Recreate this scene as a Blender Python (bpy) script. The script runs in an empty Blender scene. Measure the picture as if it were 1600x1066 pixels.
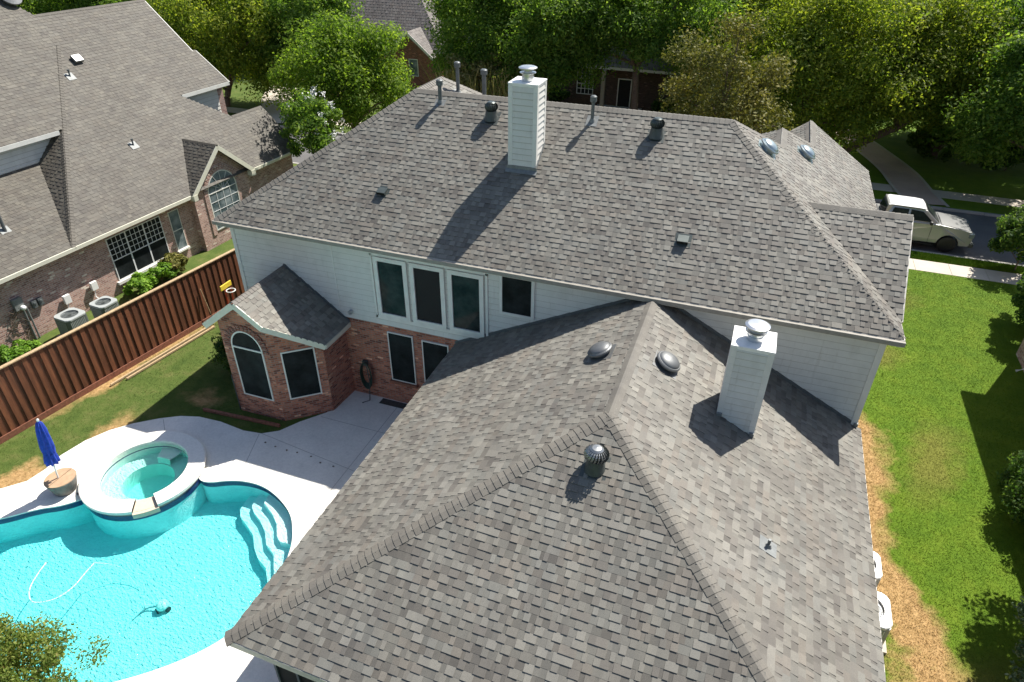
import bpy, bmesh, math, random
import numpy as np
from mathutils import Vector, Matrix
from mathutils.geometry import tessellate_polygon
random.seed(7); RNG = np.random.default_rng(7)
R = math.radians
sc = bpy.context.scene
# ------------------------------------------------------------------ camera
cd = bpy.data.cameras.new('camera'); cam = bpy.data.objects.new('camera', cd)
sc.collection.objects.link(cam); sc.camera = cam
cd.sensor_width = 36.0; cd.lens = 36.0*1060.82/1600.0; cd.clip_start = .1; cd.clip_end = 800
CR = Vector((0.93972991, 0.34185569, 0.00651079)); CU = Vector((-0.19380458, 0.51687021, 0.83383749))
CF = Vector((-0.28168686, 0.78484385, -0.5519716))
cam.matrix_world = Matrix(((CR.x, CU.x, -CF.x, 3.6417), (CR.y, CU.y, -CF.y, -15.3047), (CR.z, CU.z, -CF.z, 14.3771), (0, 0, 0, 1)))
# ------------------------------------------------------------------ world, sun, exposure
SUN_EL, SUN_AZ = R(53.8), R(26.4)          # azimuth from +y towards +x
w = bpy.data.worlds.new('World'); sc.world = w; w.use_nodes = True
nt = w.node_tree; bg = nt.nodes['Background']
sky = nt.nodes.new('ShaderNodeTexSky'); sky.sky_type = 'NISHITA'; sky.sun_disc = False
sky.sun_elevation = SUN_EL; sky.sun_rotation = SUN_AZ; sky.air_density = 1.0; sky.dust_density = 1.0; sky.ozone_density = 1.0
nt.links.new(sky.outputs[0], bg.inputs[0]); bg.inputs[1].default_value = .084
sl = bpy.data.lights.new('sun', 'SUN'); sun = bpy.data.objects.new('sun', sl); sc.collection.objects.link(sun)
sl.energy = 5.0; sl.angle = R(.5); sl.color = (1, .955, .88)
sd = Vector((math.cos(SUN_EL)*math.sin(SUN_AZ), math.cos(SUN_EL)*math.cos(SUN_AZ), math.sin(SUN_EL)))
sun.rotation_euler = sd.to_track_quat('Z', 'Y').to_euler()
sun.location = sd*60
sc.view_settings.view_transform = 'Standard'; sc.view_settings.look = 'None'
sc.view_settings.exposure = 0.77; sc.view_settings.gamma = 1.0
sc.cycles.max_bounces = 8; sc.cycles.transparent_max_bounces = 16

# ------------------------------------------------------------------ material helpers
class NB:
    def __init__(s, name):
        s.m = bpy.data.materials.new(name); s.m.use_nodes = True; s.t = s.m.node_tree
        s.n = s.t.nodes; s.b = s.n['Principled BSDF']; s.out = s.n['Material Output']
    def node(s, typ, **kw):
        x = s.n.new('ShaderNode'+typ)
        for k, v in kw.items():
            if k in x.inputs: x.inputs[k].default_value = v
            else: setattr(x, k, v)
        return x
    def link(s, a, b): s.t.links.new(a, b)
    def coord(s, kind='Object', scale=None, rot=None):
        tc = s.node('TexCoord'); o = tc.outputs[kind]
        if scale is not None or rot is not None:
            mp = s.node('Mapping')
            if scale is not None: mp.inputs['Scale'].default_value = scale
            if rot is not None: mp.inputs['Rotation'].default_value = rot
            s.link(o, mp.inputs[0]); o = mp.outputs[0]
        return o
    def geo(s): return s.node('NewGeometry')
    def noise(s, vec, scale, detail=4, rough=.55, out='Fac'):
        x = s.node('TexNoise'); x.inputs['Scale'].default_value = scale; x.inputs['Detail'].default_value = detail
        x.inputs['Roughness'].default_value = rough
        if vec is not None: s.link(vec, x.inputs['Vector'])
        return x.outputs[out]
    def ramp(s, fac, stops, interp='LINEAR'):
        x = s.node('ValToRGB'); x.color_ramp.interpolation = interp
        e = x.color_ramp.elements
        while len(e) < len(stops): e.new(.5)
        for el, (p, c) in zip(e, stops):
            el.position = p; el.color = (*c, 1) if len(c) == 3 else c
        s.link(fac, x.inputs[0]); return x.outputs[0]
    def mix(s, fac, a, b, mode='MIX'):
        x = s.node('Mix'); x.data_type = 'RGBA'; x.blend_type = mode
        for i, v in ((0, fac), (6, a), (7, b)):
            if hasattr(v, 'is_output') or isinstance(v, bpy.types.NodeSocket): s.link(v, x.inputs[i])
            else: x.inputs[i].default_value = v if i == 0 else ((*v, 1) if len(v) == 3 else v)
        return x.outputs[2]
    def math(s, op, a, b=None, c=None):
        x = s.node('Math'); x.operation = op
        for i, v in enumerate((a, b, c)):
            if v is None: continue
            if isinstance(v, bpy.types.NodeSocket): s.link(v, x.inputs[i])
            else: x.inputs[i].default_value = v
        return x.outputs[0]
    def bump(s, h, strength=.3, dist=.01):
        x = s.node('Bump'); x.inputs['Strength'].default_value = strength; x.inputs['Distance'].default_value = dist
        s.link(h, x.inputs['Height']); s.link(x.outputs[0], s.b.inputs['Normal']); return x
    def col(s, v):
        if isinstance(v, bpy.types.NodeSocket): s.link(v, s.b.inputs['Base Color'])
        else: s.b.inputs['Base Color'].default_value = (*v, 1)
    def set(s, **kw):
        for k, v in kw.items(): s.b.inputs[k.replace('_', ' ')].default_value = v
    def blob(s, pos, cx, cy, rx, ry, ang=0):
        """soft elliptical patch in world metres: 1 in the middle, 0 outside"""
        mp = s.node('Mapping'); mp.vector_type = 'TEXTURE'
        mp.inputs['Location'].default_value = (cx, cy, 0); mp.inputs['Scale'].default_value = (rx, ry, 1e3)
        mp.inputs['Rotation'].default_value = (0, 0, ang)
        s.link(pos, mp.inputs[0]); l = s.node('VectorMath'); l.operation = 'LENGTH'; s.link(mp.outputs[0], l.inputs[0])
        return s.math('SUBTRACT', 1.0, l.outputs['Value'])

def plain(name, c, rough=.6, metal=0, bumpy=0, vary=.12, scale=8, **kw):
    b = NB(name); v = b.noise(b.coord(), scale, 5)
    dark = tuple(x*(1-vary) for x in c); lite = tuple(min(1, x*(1+vary)) for x in c)
    b.col(b.ramp(v, [(.3, dark), (.7, lite)])); b.set(Roughness=rough, Metallic=metal)
    if bumpy: b.bump(b.noise(b.coord(), scale*12, 4), bumpy, .004)
    for k, x in kw.items(): b.b.inputs[k.replace('_', ' ')].default_value = x
    return b.m

M = {}
def shingle_mat(name, gain=(1, 1, 1)):
    b = NB(name); a = b.node('Attribute', attribute_name='tone')
    o = b.coord()
    gr = b.ramp(b.noise(o, 90, 4, .85), [(.25, (.6, .6, .6)), (.75, (1.38, 1.38, 1.38))])
    big = b.ramp(b.noise(o, .45, 5), [(.3, (.9, .89, .88)), (.7, (1.08, 1.08, 1.08))])
    stain = b.ramp(b.noise(b.coord(scale=(1, .35, .35)), 2.2, 6, .7), [(.3, (.84, .84, .86)), (.65, (1.07, 1.06, 1.04))])
    c = b.mix(1, a.outputs['Color'], gr, 'MULTIPLY'); c = b.mix(1, c, big, 'MULTIPLY'); c = b.mix(1, c, stain, 'MULTIPLY')
    c = b.mix(1, c, (*gain, 1), 'MULTIPLY')
    b.col(c); b.set(Roughness=.72); b.b.inputs['Specular IOR Level'].default_value = .5
    b.bump(b.noise(o, 220, 3, .8), .35, .003); return b.m
M['shingle'] = shingle_mat('shingle', (.665, .668, .637))
M['shingle_old'] = shingle_mat('shingle_old', (.37, .355, .315))
M['shingle_far'] = shingle_mat('shingle_far', (.6, .57, .58))

def brick_mat(name, c1, c2, c3, mortar, msize=.018):
    b = NB(name); uv = b.coord('UV')
    br = b.node('TexBrick'); br.offset = .5; b.link(uv, br.inputs['Vector'])
    br.inputs['Scale'].default_value = 1; br.inputs['Brick Width'].default_value = .215; br.inputs['Row Height'].default_value = .075
    br.inputs['Mortar Size'].default_value = msize*.5; br.inputs['Mortar Smooth'].default_value = .2
    br.inputs['Color1'].default_value = (0, 0, 0, 1); br.inputs['Color2'].default_value = (1, 1, 1, 1); br.inputs['Mortar'].default_value = (.5, .5, .5, 1)
    br.inputs['Bias'].default_value = 0
    tone = b.ramp(br.outputs['Color'], [(.0, c1), (.35, c2), (.7, c3), (.93, c2), (1, tuple(min(.8, x*2.0+.03) for x in c3))])
    n = b.noise(uv, 9, 5); tone = b.mix(1, tone, b.ramp(n, [(.3, (.75, .75, .75)), (.7, (1.2, 1.2, 1.2))]), 'MULTIPLY')
    wash = b.noise(uv, 1.1, 4)
    tone = b.mix(1, tone, b.ramp(wash, [(.35, (.85, .86, .88)), (.65, (1.12, 1.1, 1.08))]), 'MULTIPLY')
    c = b.mix(br.outputs['Fac'], tone, mortar); b.col(c); b.set(Roughness=.9)
    h = b.math('SUBTRACT', 1, br.outputs['Fac']); b.bump(h, .6, .006); return b.m
M['brick'] = brick_mat('brick', (.17, .052, .034), (.40, .125, .07), (.50, .20, .12), (.27, .22, .18))
M['brick_pale'] = brick_mat('brick_pale', (.27, .14, .115), (.42, .235, .19), (.52, .33, .27), (.50, .45, .40))
M['brick_dark'] = brick_mat('brick_dark', (.16, .05, .035), (.24, .075, .05), (.3, .11, .075), (.25, .2, .17))

M['brick_shaded'] = brick_mat('brick_shaded', (.05, .03, .022), (.09, .05, .036), (.12, .07, .05), (.10, .085, .07))  # porch-house brick, darkened in its colour to stand for the tree shade
def siding_mat():
    b = NB('siding_paint'); o = b.coord()
    v = b.noise(o, 1.2, 5); st = b.noise(b.coord(scale=(2, 2, 2)), 1.5, 5)
    c = b.ramp(v, [(.3, (.62, .605, .555)), (.7, (.69, .675, .62))])
    c = b.mix(b.ramp(st, [(.5, (0, 0, 0)), (.75, (.4, .4, .4))]), c, (.50, .485, .43))
    run = b.noise(b.coord(scale=(5, 5, .35)), 2.2, 6, .7); c = b.mix(b.ramp(run, [(.56, (0, 0, 0)), (.74, (.45, .45, .45))]), c, (.42, .38, .31))
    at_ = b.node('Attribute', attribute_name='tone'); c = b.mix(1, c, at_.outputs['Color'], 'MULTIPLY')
    b.col(c); b.set(Roughness=.55); b.bump(b.noise(b.coord(scale=(3, 3, 30)), 12, 4), .15, .003); return b.m
M['siding'] = siding_mat()
M['trim'] = plain('trim_paint', (.70, .685, .63), .5, vary=.07, scale=3)
M['fascia'] = plain('fascia_paint', (.60, .56, .49), .55, vary=.12, scale=4)
M['fascia_cream'] = plain('fascia_cream', (.66, .64, .52), .5, vary=.06)
M['soffit'] = plain('soffit_paint', (.5, .48, .42), .7)
def wall_paint():
    b = NB('painted_wall'); b.col((.6, .58, .52)); return b.m

def concrete(name, c, vary=.12, rough=.85, spot=.5):
    b = NB(name); p = b.geo().outputs['Position']
    a = b.noise(p, .8, 6); f = b.noise(p, 14, 5, .7); s = b.noise(p, 3.1, 6, .7)
    cc = b.ramp(a, [(.3, tuple(x*(1-vary) for x in c)), (.7, tuple(min(.9, x*(1+vary*.6)) for x in c))])
    cc = b.mix(1, cc, b.ramp(f, [(.3, (.9, .9, .9)), (.7, (1.07, 1.07, 1.07))]), 'MULTIPLY')
    cc = b.mix(b.math('MULTIPLY', b.ramp(s, [(.55, (0, 0, 0)), (.72, (1, 1, 1))]), spot*.4), cc, tuple(x*.62 for x in c))
    b.col(cc); b.set(Roughness=rough); b.bump(f, .25, .004); return b.m
M['deck'] = concrete('deck_concrete', (.76, .735, .67), .10, spot=.75)
M['coping'] = concrete('coping_stone', (.80, .775, .70), .05, spot=.2)
M['walk'] = concrete('walk_concrete', (.52, .46, .38), .12)
M['drive'] = concrete('drive_pavers', (.50, .37, .30), .15)
M['road'] = concrete('road_surface', (.125, .122, .12), .15, .9)
M['kerb'] = concrete('kerb_concrete', (.36, .34, .31), .12)

def grass_mat(name, blades=False):
    b = NB(name); g = b.geo(); p = g.outputs['Position']
    warp = b.node('VectorMath'); warp.operation = 'ADD'
    wn = b.noise(p, 1.3, 5, .6, 'Color'); sc_ = b.node('VectorMath'); sc_.operation = 'SCALE'; sc_.inputs['Scale'].default_value = 1.6
    b.link(wn, sc_.inputs[0]); b.link(p, warp.inputs[0]); b.link(sc_.outputs[0], warp.inputs[1])
    off = b.node('VectorMath'); off.operation = 'SUBTRACT'; off.inputs[1].default_value = (.8, .8, .8); b.link(warp.outputs[0], off.inputs[0])
    q = off.outputs[0]
    def mx(l):
        r = l[0]
        for x in l[1:]: r = b.math('MAXIMUM', r, x)
        return r
    lush = b.ramp(b.noise(p, 1.1, 6, .7), [(.25, (.064, .132, .006)), (.5, (.100, .175, .009)), (.75, (.145, .21, .015))])
    dull = b.ramp(b.noise(p, 1.5, 6, .7), [(.25, (.045, .08, .014)), (.5, (.082, .12, .024)), (.78, (.15, .15, .05))])
    sx = b.node('SeparateXYZ'); b.link(p, sx.inputs[0])
    side = b.ramp(b.math('ADD', b.math('MULTIPLY', sx.outputs[0], .05), .5), [(.5, (0, 0, 0)), (.62, (1, 1, 1))])
    c = b.mix(side, dull, lush)
    # patches of different grass in the side yard: duller towards the far bottom, faded in the middle
    semi = mx([b.math('MULTIPLY', b.blob(q, 10.6, 3.4, 1.0, 2.6, R(-15)), 1.0), b.blob(q, 9.3, 9.3, 1.3, 1.2), b.blob(q, 10.7, -5.0, 2.4, 2.2),
               b.blob(q, 10.2, 14.2, 1.6, 1.6)])
    fade = b.ramp(b.math('MULTIPLY', semi, 1.5), [(0, (0, 0, 0)), (1, (.75, .75, .75))])
    c = b.mix(fade, c, (.18, .17, .035))
    dry = mx([b.blob(q, 8.3, 3.4, 1.15, 2.9, R(8)), b.blob(q, 8.3, .5, .95, 2.9), b.blob(q, 9.1, -2.4, .8, 2.6, R(24)), b.math('MULTIPLY', b.blob(q, 9.6, -5.0, 1.0, 2.4, R(6)), .9),
              b.math('MULTIPLY', b.blob(q, -13.6, -4.6, .8, 1.5, R(20)), .6),
              b.math('MULTIPLY', b.blob(q, -15.9, -1.0, .45, 4.5, R(-8)), .8), b.blob(q, -14.6, -7.0, .8, 1.2), b.blob(q, -33, 35.4, 3, 2),
              b.blob(q, -17.6, 4.5, 1.3, 2.0), b.math('MULTIPLY', b.blob(q, -12.2, -1.9, .9, .6), .5)])
    brk = b.math('MULTIPLY', dry, b.math('ADD', .3, b.math('MULTIPLY', b.noise(p, 2.6, 6, .75), 1.9)))
    f = b.ramp(brk, [(.0, (0, 0, 0)), (.55, (.95, .95, .95))])
    straw = b.ramp(b.noise(p, 6, 5, .7), [(.3, (.24, .145, .055)), (.55, (.46, .29, .13)), (.8, (.56, .39, .20))])
    c = b.mix(f, c, straw)
    fine = b.noise(p, 38, 4, .8)
    c = b.mix(1, c, b.ramp(fine, [(.25, (.72, .75, .7)), (.5, (1, 1, 1)), (.78, (1.3, 1.25, 1.15))]), 'MULTIPLY')
    if blades:
        rr = b.ramp(g.outputs['Random Per Island'], [(0, (.8, .82, .75)), (1, (1.3, 1.28, 1.2))]); c = b.mix(1, c, rr, 'MULTIPLY')
    else:
        b.bump(fine, .8, .03)
    b.col(c); b.set(Roughness=.85); b.b.inputs['Specular IOR Level'].default_value = .2
    return b.m
M['grass'] = grass_mat('lawn'); M['blades'] = grass_mat('lawn_blades', True)

def leaf_mat(name, stops, trans=.56):
    b = NB(name); g = b.geo(); p = g.outputs['Position']
    c = b.ramp(g.outputs['Random Per Island'], stops)
    c = b.mix(1, c, b.ramp(b.noise(p, .55, 4), [(.3, (.72, .8, .75)), (.7, (1.28, 1.18, 1.1))]), 'MULTIPLY')
    b.col(c); b.set(Roughness=.6); b.b.inputs['Specular IOR Level'].default_value = .15
    tr = b.node('BsdfTranslucent'); b.link(b.mix(1, c, (1.75, 1.85, .75, 1), 'MULTIPLY'), tr.inputs[0])
    ms = b.node('MixShader'); ms.inputs[0].default_value = trans
    b.link(b.b.outputs[0], ms.inputs[1]); b.link(tr.outputs[0], ms.inputs[2]); b.link(ms.outputs[0], b.out.inputs[0]); return b.m
LEAF = {
 'green': leaf_mat('leaf_green', [(0, (.055, .112, .024)), (.5, (.118, .20, .038)), (1, (.215, .29, .075))]),
 'bright': leaf_mat('leaf_bright', [(0, (.062, .118, .018)), (.5, (.125, .20, .028)), (1, (.215, .285, .055))]),
 'yellow': leaf_mat('leaf_yellow', [(0, (.08, .13, .02)), (.5, (.165, .215, .032)), (1, (.31, .335, .06))]),
 'olive': leaf_mat('leaf_olive', [(0, (.08, .088, .026)), (.5, (.145, .145, .038)), (1, (.225, .205, .06))], .2),
 'dark': leaf_mat('leaf_dark', [(0, (.030, .068, .020)), (.5, (.061, .121, .032)), (1, (.135, .189, .061))]),
 'blue': leaf_mat('leaf_blue', [(0, (.05, .09, .04)), (.5, (.10, .15, .07)), (1, (.26, .32, .22))], .15),
 'feather': leaf_mat('leaf_feather', [(0, (.075, .125, .022)), (.5, (.155, .20, .04)), (.95, (.26, .28, .075)), (1, (.3, .15, .09))], .3),
 'plume': leaf_mat('leaf_plume', [(0, (.12, .14, .04)), (.5, (.22, .22, .08)), (1, (.42, .36, .2))], .3),
 'low': leaf_mat('leaf_low', [(0, (.07, .15, .02)), (.5, (.14, .27, .03)), (1, (.24, .38, .06))], .3)}
M['flower'] = plain('white_blossom', (.75, .74, .70), .8)
M['bark'] = plain('bark', (.13, .095, .07), .9, bumpy=.6, vary=.35, scale=14)

def fence_mat():
    b = NB('fence_stain'); uv = b.coord('UV')
    a = b.node('Attribute', attribute_name='tone')
    grain = b.noise(b.coord('UV', scale=(14, 1.1, 1)), 5, 6, .7)
    run = b.noise(b.coord('UV', scale=(5, .5, 1)), 2, 5)
    c = b.mix(1, a.outputs['Color'], b.ramp(grain, [(.25, (.6, .6, .6)), (.75, (1.35, 1.3, 1.25))]), 'MULTIPLY')
    c = b.mix(1, c, b.ramp(run, [(.3, (.6, .52, .5)), (.7, (1.3, 1.2, 1.1))]), 'MULTIPLY')
    b.col(c); b.set(Roughness=.7); b.bump(grain, .4, .004); return b.m
M['fence'] = fence_mat()
M['wood_light'] = plain('weathered_wood', (.42, .30, .17), .8, vary=.3, scale=20, bumpy=.3)
M['wood_red'] = plain('red_timber', (.22, .085, .05), .8, vary=.3, scale=14)
def glass_mat(name, c, rough=.08, curtain=None):
    b = NB(name); v = b.noise(b.coord('UV'), 1.7, 5, .65)
    c2 = curtain or tuple(x*2.2+.01 for x in c)
    b.col(b.ramp(v, [(.35, c), (.7, c2)])); b.set(Roughness=rough); b.b.inputs['Specular IOR Level'].default_value = .05
    w_ = b.noise(b.coord('UV'), 3, 2); b.bump(w_, .08, .01); return b.m
M['glass'] = glass_mat('window_glass', (.012, .018, .018), .06, (.05, .06, .055))
M['screen'] = glass_mat('solar_screen', (.010, .012, .012), .45, (.028, .034, .034))
M['glass_pale'] = glass_mat('window_glass_pale', (.06, .09, .10), .05, (.28, .32, .33))
M['dark'] = plain('dark_interior', (.008, .008, .008), .8)
M['galv'] = plain('galvanised_metal', (.52, .54, .54), .38, .75, vary=.12, scale=9)
M['vent_grey'] = plain('vent_grey_metal', (.20, .205, .20), .42, .6, vary=.12, scale=12)
M['vent_dark'] = plain('vent_dark_metal', (.075, .085, .08), .5, .3, vary=.2)
M['galv_dark'] = plain('galvanised_grey', (.30, .31, .31), .35, .8, vary=.15, scale=9)
M['vent_mid'] = plain('vent_mid_grey', (.17, .175, .175), .5, .5, vary=.12)
M['vent_green'] = plain('vent_green_grey', (.075, .09, .085), .4, .4, vary=.15)
M['alu'] = plain('mill_aluminium', (.62, .63, .63), .3, .85, vary=.06, scale=3)
M['vent_teal'] = plain('vent_coated_metal', (.36, .42, .43), .32, .7, vary=.08, scale=4)
M['cap_white'] = plain('white_sheet_metal', (.82, .81, .77), .4, vary=.05)
M['pipe_grey'] = plain('pipe_grey', (.12, .13, .13), .5, .2, vary=.15)
M['lead'] = plain('lead_flashing', (.20, .21, .205), .6, .2, vary=.2)
M['ac_body'] = plain('ac_grey_metal', (.13, .145, .145), .5, .3, vary=.08)
M['ac_top'] = plain('ac_top_paint', (.36, .38, .37), .45, vary=.06)
M['white'] = plain('white_paint', (.8, .8, .78), .4, vary=.03)
M['black'] = plain('black_rubber', (.015, .015, .016), .5)
M['tail'] = plain('hose_grey', (.25, .33, .36), .5)
M['blue'] = plain('blue_fabric', (.02, .055, .40), .8, vary=.3, scale=10)
M['pot'] = plain('grey_planter', (.16, .15, .135), .8, vary=.2)
M['pot_top'] = plain('planter_lid', (.42, .28, .17), .8, vary=.15)
M['hose_green'] = plain('green_hose', (.02, .045, .03), .5)
M['red_pot'] = plain('terracotta', (.45, .16, .08), .7)
M['yellow'] = plain('yellow_plastic', (.75, .55, .05), .4, vary=.05)
M['red'] = plain('red_plastic', (.5, .05, .03), .4, vary=.05)
M['tile'] = plain('waterline_tile', (.02, .035, .12), .25, vary=.5, scale=30)
M['stone'] = concrete('spa_stone', (.62, .50, .38), .15)
M['sand_stone'] = concrete('spa_wall_stone', (.42, .38, .32), .3)

def plaster():
    b = NB('pool_plaster'); p = b.geo().outputs['Position']
    mq = b.node('Mapping'); mq.inputs['Scale'].default_value = (.75, 1.5, 1); mq.inputs['Rotation'].default_value = (0, 0, .7); b.link(p, mq.inputs[0]); n_ = b.noise(mq.outputs[0], 7.0, 3, .5); rd_ = b.math('ABSOLUTE', b.math('SUBTRACT', n_, .5)); n2_ = b.noise(p, 15, 2, .5); rd2 = b.math('ABSOLUTE', b.math('SUBTRACT', n2_, .5)); rip = b.math('ADD', rd_, b.math('MULTIPLY', rd2, .6))
    b.col(b.ramp(b.noise(p, 4, 5), [(.3, (.66, .74, .74)), (.7, (.76, .82, .82))])); b.set(Roughness=.8)
    b.bump(rip, .32, .2); return b.m
M['plaster'] = plaster()
def step_plaster():
    b = NB('step_plaster'); p = b.geo().outputs['Position']; b.col(b.ramp(b.noise(p, 6, 5), [(.3, (.80, .84, .83)), (.7, (.86, .89, .88))])); b.set(Roughness=.8); return b.m
M['step'] = step_plaster()
def spa_plaster():
    b = NB('spa_plaster'); p = b.geo().outputs['Position']
    b.col(b.ramp(b.noise(p, 4, 5), [(.3, (.70, .76, .71)), (.7, (.78, .82, .77))])); b.set(Roughness=.8); return b.m
M['spa_plaster'] = spa_plaster()
def water(name, tint, ripple=.25, absorb=None, dens=1.0):
    b = NB(name); b.n.remove(b.b); p = b.geo().outputs['Position']
    tr = b.node('BsdfTransparent'); tr.inputs[0].default_value = (*tint, 1)
    gl = b.node('BsdfGlossy'); gl.inputs['Roughness'].default_value = .03
    fr = b.node('Fresnel'); fr.inputs[0].default_value = 1.33
    mp = b.node('Mapping'); mp.inputs['Scale'].default_value = (1, 1.6, 1); mp.inputs['Rotation'].default_value = (0, 0, .6); b.link(p, mp.inputs[0])
    n1 = b.noise(mp.outputs[0], 9.5, 3, .55); n2 = b.noise(p, 21, 2)
    h = b.math('ADD', n1, b.math('MULTIPLY', n2, .35))
    bu = b.node('Bump'); bu.inputs['Strength'].default_value = ripple; bu.inputs['Distance'].default_value = .09; b.link(h, bu.inputs['Height'])
    b.link(bu.outputs[0], gl.inputs['Normal']); b.link(bu.outputs[0], fr.inputs['Normal'])
    ms = b.node('MixShader'); b.link(fr.outputs[0], ms.inputs[0]); b.link(tr.outputs[0], ms.inputs[1]); b.link(gl.outputs[0], ms.inputs[2])
    b.link(ms.outputs[0], b.out.inputs[0])
    va = b.node('VolumeAbsorption'); va.inputs['Color'].default_value = (*absorb, 1); va.inputs['Density'].default_value = dens; b.link(va.outputs[0], b.out.inputs['Volume']); return b.m
M['water'] = water('pool_water', (1, 1, 1), .6, (.38, .985, .990), 1.08)
M['spa_water'] = water('spa_water', (.97, 1, .99), .2, (.55, .965, .93), .35)

# ------------------------------------------------------------------ object helpers
COL = sc.collection
ROOTLOC = {}
def tag(o, label=None, cat=None, group=None, kind=None):
    if label: o['label'] = label
    if cat: o['category'] = cat
    if group: o['group'] = group
    if kind: o['kind'] = kind
    return o
def thing(name, label, cat, loc=(0, 0, 0), group=None):
    o = bpy.data.objects.new(name, None); COL.objects.link(o); o.location = loc; o.empty_display_size = .3
    ROOTLOC[o.name] = Vector(loc); return tag(o, label, cat, group)
def rootloc(o):
    while o.parent: o = o.parent
    return ROOTLOC.get(o.name, Vector((0, 0, 0)))
def frame_uv(me):
    """UVs in metres: along the wall / up the wall, or plan x,y on flat faces"""
    if not me.uv_layers: me.uv_layers.new(name='UVMap')
    uv = me.uv_layers.active.data
    for p in me.polygons:
        n = p.normal
        if abs(n.z) > .95: t, b = Vector((1, 0, 0)), Vector((0, 1, 0))
        else:
            t = Vector((-n.y, n.x, 0)).normalized(); b = n.cross(t)
            if b.z < 0: b = -b
        for li in p.loop_indices:
            co = me.vertices[me.loops[li].vertex_index].co
            uv[li].uv = (co.dot(t), co.dot(b))
class MB:
    def __init__(s): s.v = []; s.f = []; s.c = []; s.m = []; s.tone = None; s.mi = 0
    def add(s, vs, fs, tone=None):
        o = len(s.v); s.v += [tuple(x) for x in vs]; s.f += [tuple(i+o for i in f) for f in fs]
        s.c += [tone or s.tone or (1, 1, 1)]*len(fs); s.m += [s.mi]*len(fs); return s
    def poly(s, pts, tone=None): return s.add(pts, [tuple(range(len(pts)))], tone)
    def prism(s, pts, d, tone=None):
        """polygon extruded by vector d"""
        n = len(pts); P = [Vector(p) for p in pts]; Q = [p+Vector(d) for p in P]
        fs = [tuple(range(n))[::-1], tuple(range(n, 2*n))]+[(i, (i+1) % n, n+(i+1) % n, n+i) for i in range(n)]
        return s.add(P+Q, fs, tone)
    def box(s, c, d, rz=0, tone=None, ax=None):
        c = Vector(c); hx, hy, hz = [x/2 for x in d]
        X, Y, Z = ax or (Vector((math.cos(rz), math.sin(rz), 0)), Vector((-math.sin(rz), math.cos(rz), 0)), Vector((0, 0, 1)))
        vs = [c+X*(a*hx)+Y*(b*hy)+Z*(e*hz) for a, b, e in ((-1, -1, -1), (1, -1, -1), (1, 1, -1), (-1, 1, -1), (-1, -1, 1), (1, -1, 1), (1, 1, 1), (-1, 1, 1))]
        return s.add(vs, [(3, 2, 1, 0), (4, 5, 6, 7), (0, 1, 5, 4), (1, 2, 6, 5), (2, 3, 7, 6), (3, 0, 4, 7)], tone)
    def bar(s, a, b, w_, h, up=(0, 0, 1), tone=None):
        """box from a to b: w across, h along up, hanging centred"""
        a = Vector(a); b = Vector(b); X = (b-a).normalized(); Y = Vector(up).cross(X).normalized(); Z = X.cross(Y)
        return s.box((a+b)/2, ((b-a).length, w_, h), ax=(X, Y, Z), tone=tone)
    def lathe(s, c, prof, n=24, ax=None, tone=None, cap=True):
        c = Vector(c); X, Y, Z = ax or (Vector((1, 0, 0)), Vector((0, 1, 0)), Vector((0, 0, 1)))
        vs = []; fs = []
        for r, z in prof:
            for k in range(n):
                t = 2*math.pi*k/n; vs.append(c+X*(r*math.cos(t))+Y*(r*math.sin(t))+Z*z)
        for i in range(len(prof)-1):
            for k in range(n):
                fs.append((i*n+k, i*n+(k+1) % n, (i+1)*n+(k+1) % n, (i+1)*n+k))
        if cap: fs += [tuple(range(n))[::-1], tuple(range((len(prof)-1)*n, len(prof)*n))]
        return s.add(vs, fs, tone)
    def tube(s, pts, r, n=8, tone=None, taper=None):
        P = [Vector(p) for p in pts]; vs = []; fs = []; m = len(P)
        for i, p in enumerate(P):
            d = (P[min(i+1, m-1)]-P[max(i-1, 0)]).normalized(); u = d.cross(Vector((0, 0, 1)) if abs(d.z) < .9 else Vector((1, 0, 0))).normalized(); v = d.cross(u)
            rr = r if taper is None else r+(taper-r)*i/(m-1)
            for k in range(n):
                t = 2*math.pi*k/n; vs.append(p+u*(rr*math.cos(t))+v*(rr*math.sin(t)))
        for i in range(m-1):
            for k in range(n): fs.append((i*n+k, i*n+(k+1) % n, (i+1)*n+(k+1) % n, (i+1)*n+k))
        fs += [tuple(range(n))[::-1], tuple(range((m-1)*n, m*n))]
        return s.add(vs, fs, tone)
    def build(s, name, mat, parent=None, smooth=False, bevel=0, uv=True, fix=True):
        L = rootloc(parent) if parent else Vector((0, 0, 0))
        me = bpy.data.meshes.new(name); me.from_pydata([(x-L.x, y-L.y, z-L.z) for x, y, z in s.v], [], s.f)
        for m_ in (mat if isinstance(mat, (list, tuple)) else [mat]): me.materials.append(m_)
        at = me.attributes.new('tone', 'FLOAT_COLOR', 'FACE')
        at.data.foreach_set('color', np.array([(*c, 1) for c in s.c], dtype=np.float32).ravel())
        me.polygons.foreach_set('material_index', s.m)
        if fix:
            bm = bmesh.new(); bm.from_mesh(me); bmesh.ops.recalc_face_normals(bm, faces=bm.faces); bm.to_mesh(me); bm.free()
        me.update()
        if uv: frame_uv(me)
        if smooth: me.polygons.foreach_set('use_smooth', [True]*len(me.polygons))
        o = bpy.data.objects.new(name, me); COL.objects.link(o)
        if parent: o.parent = parent
        if bevel:
            b = o.modifiers.new('bevel', 'BEVEL'); b.width = bevel; b.segments = 2; b.limit_method = 'ANGLE'
        return o
def struct(name, mb, mat, **kw): return tag(mb.build(name, mat, None, **kw), kind='structure')

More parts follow.
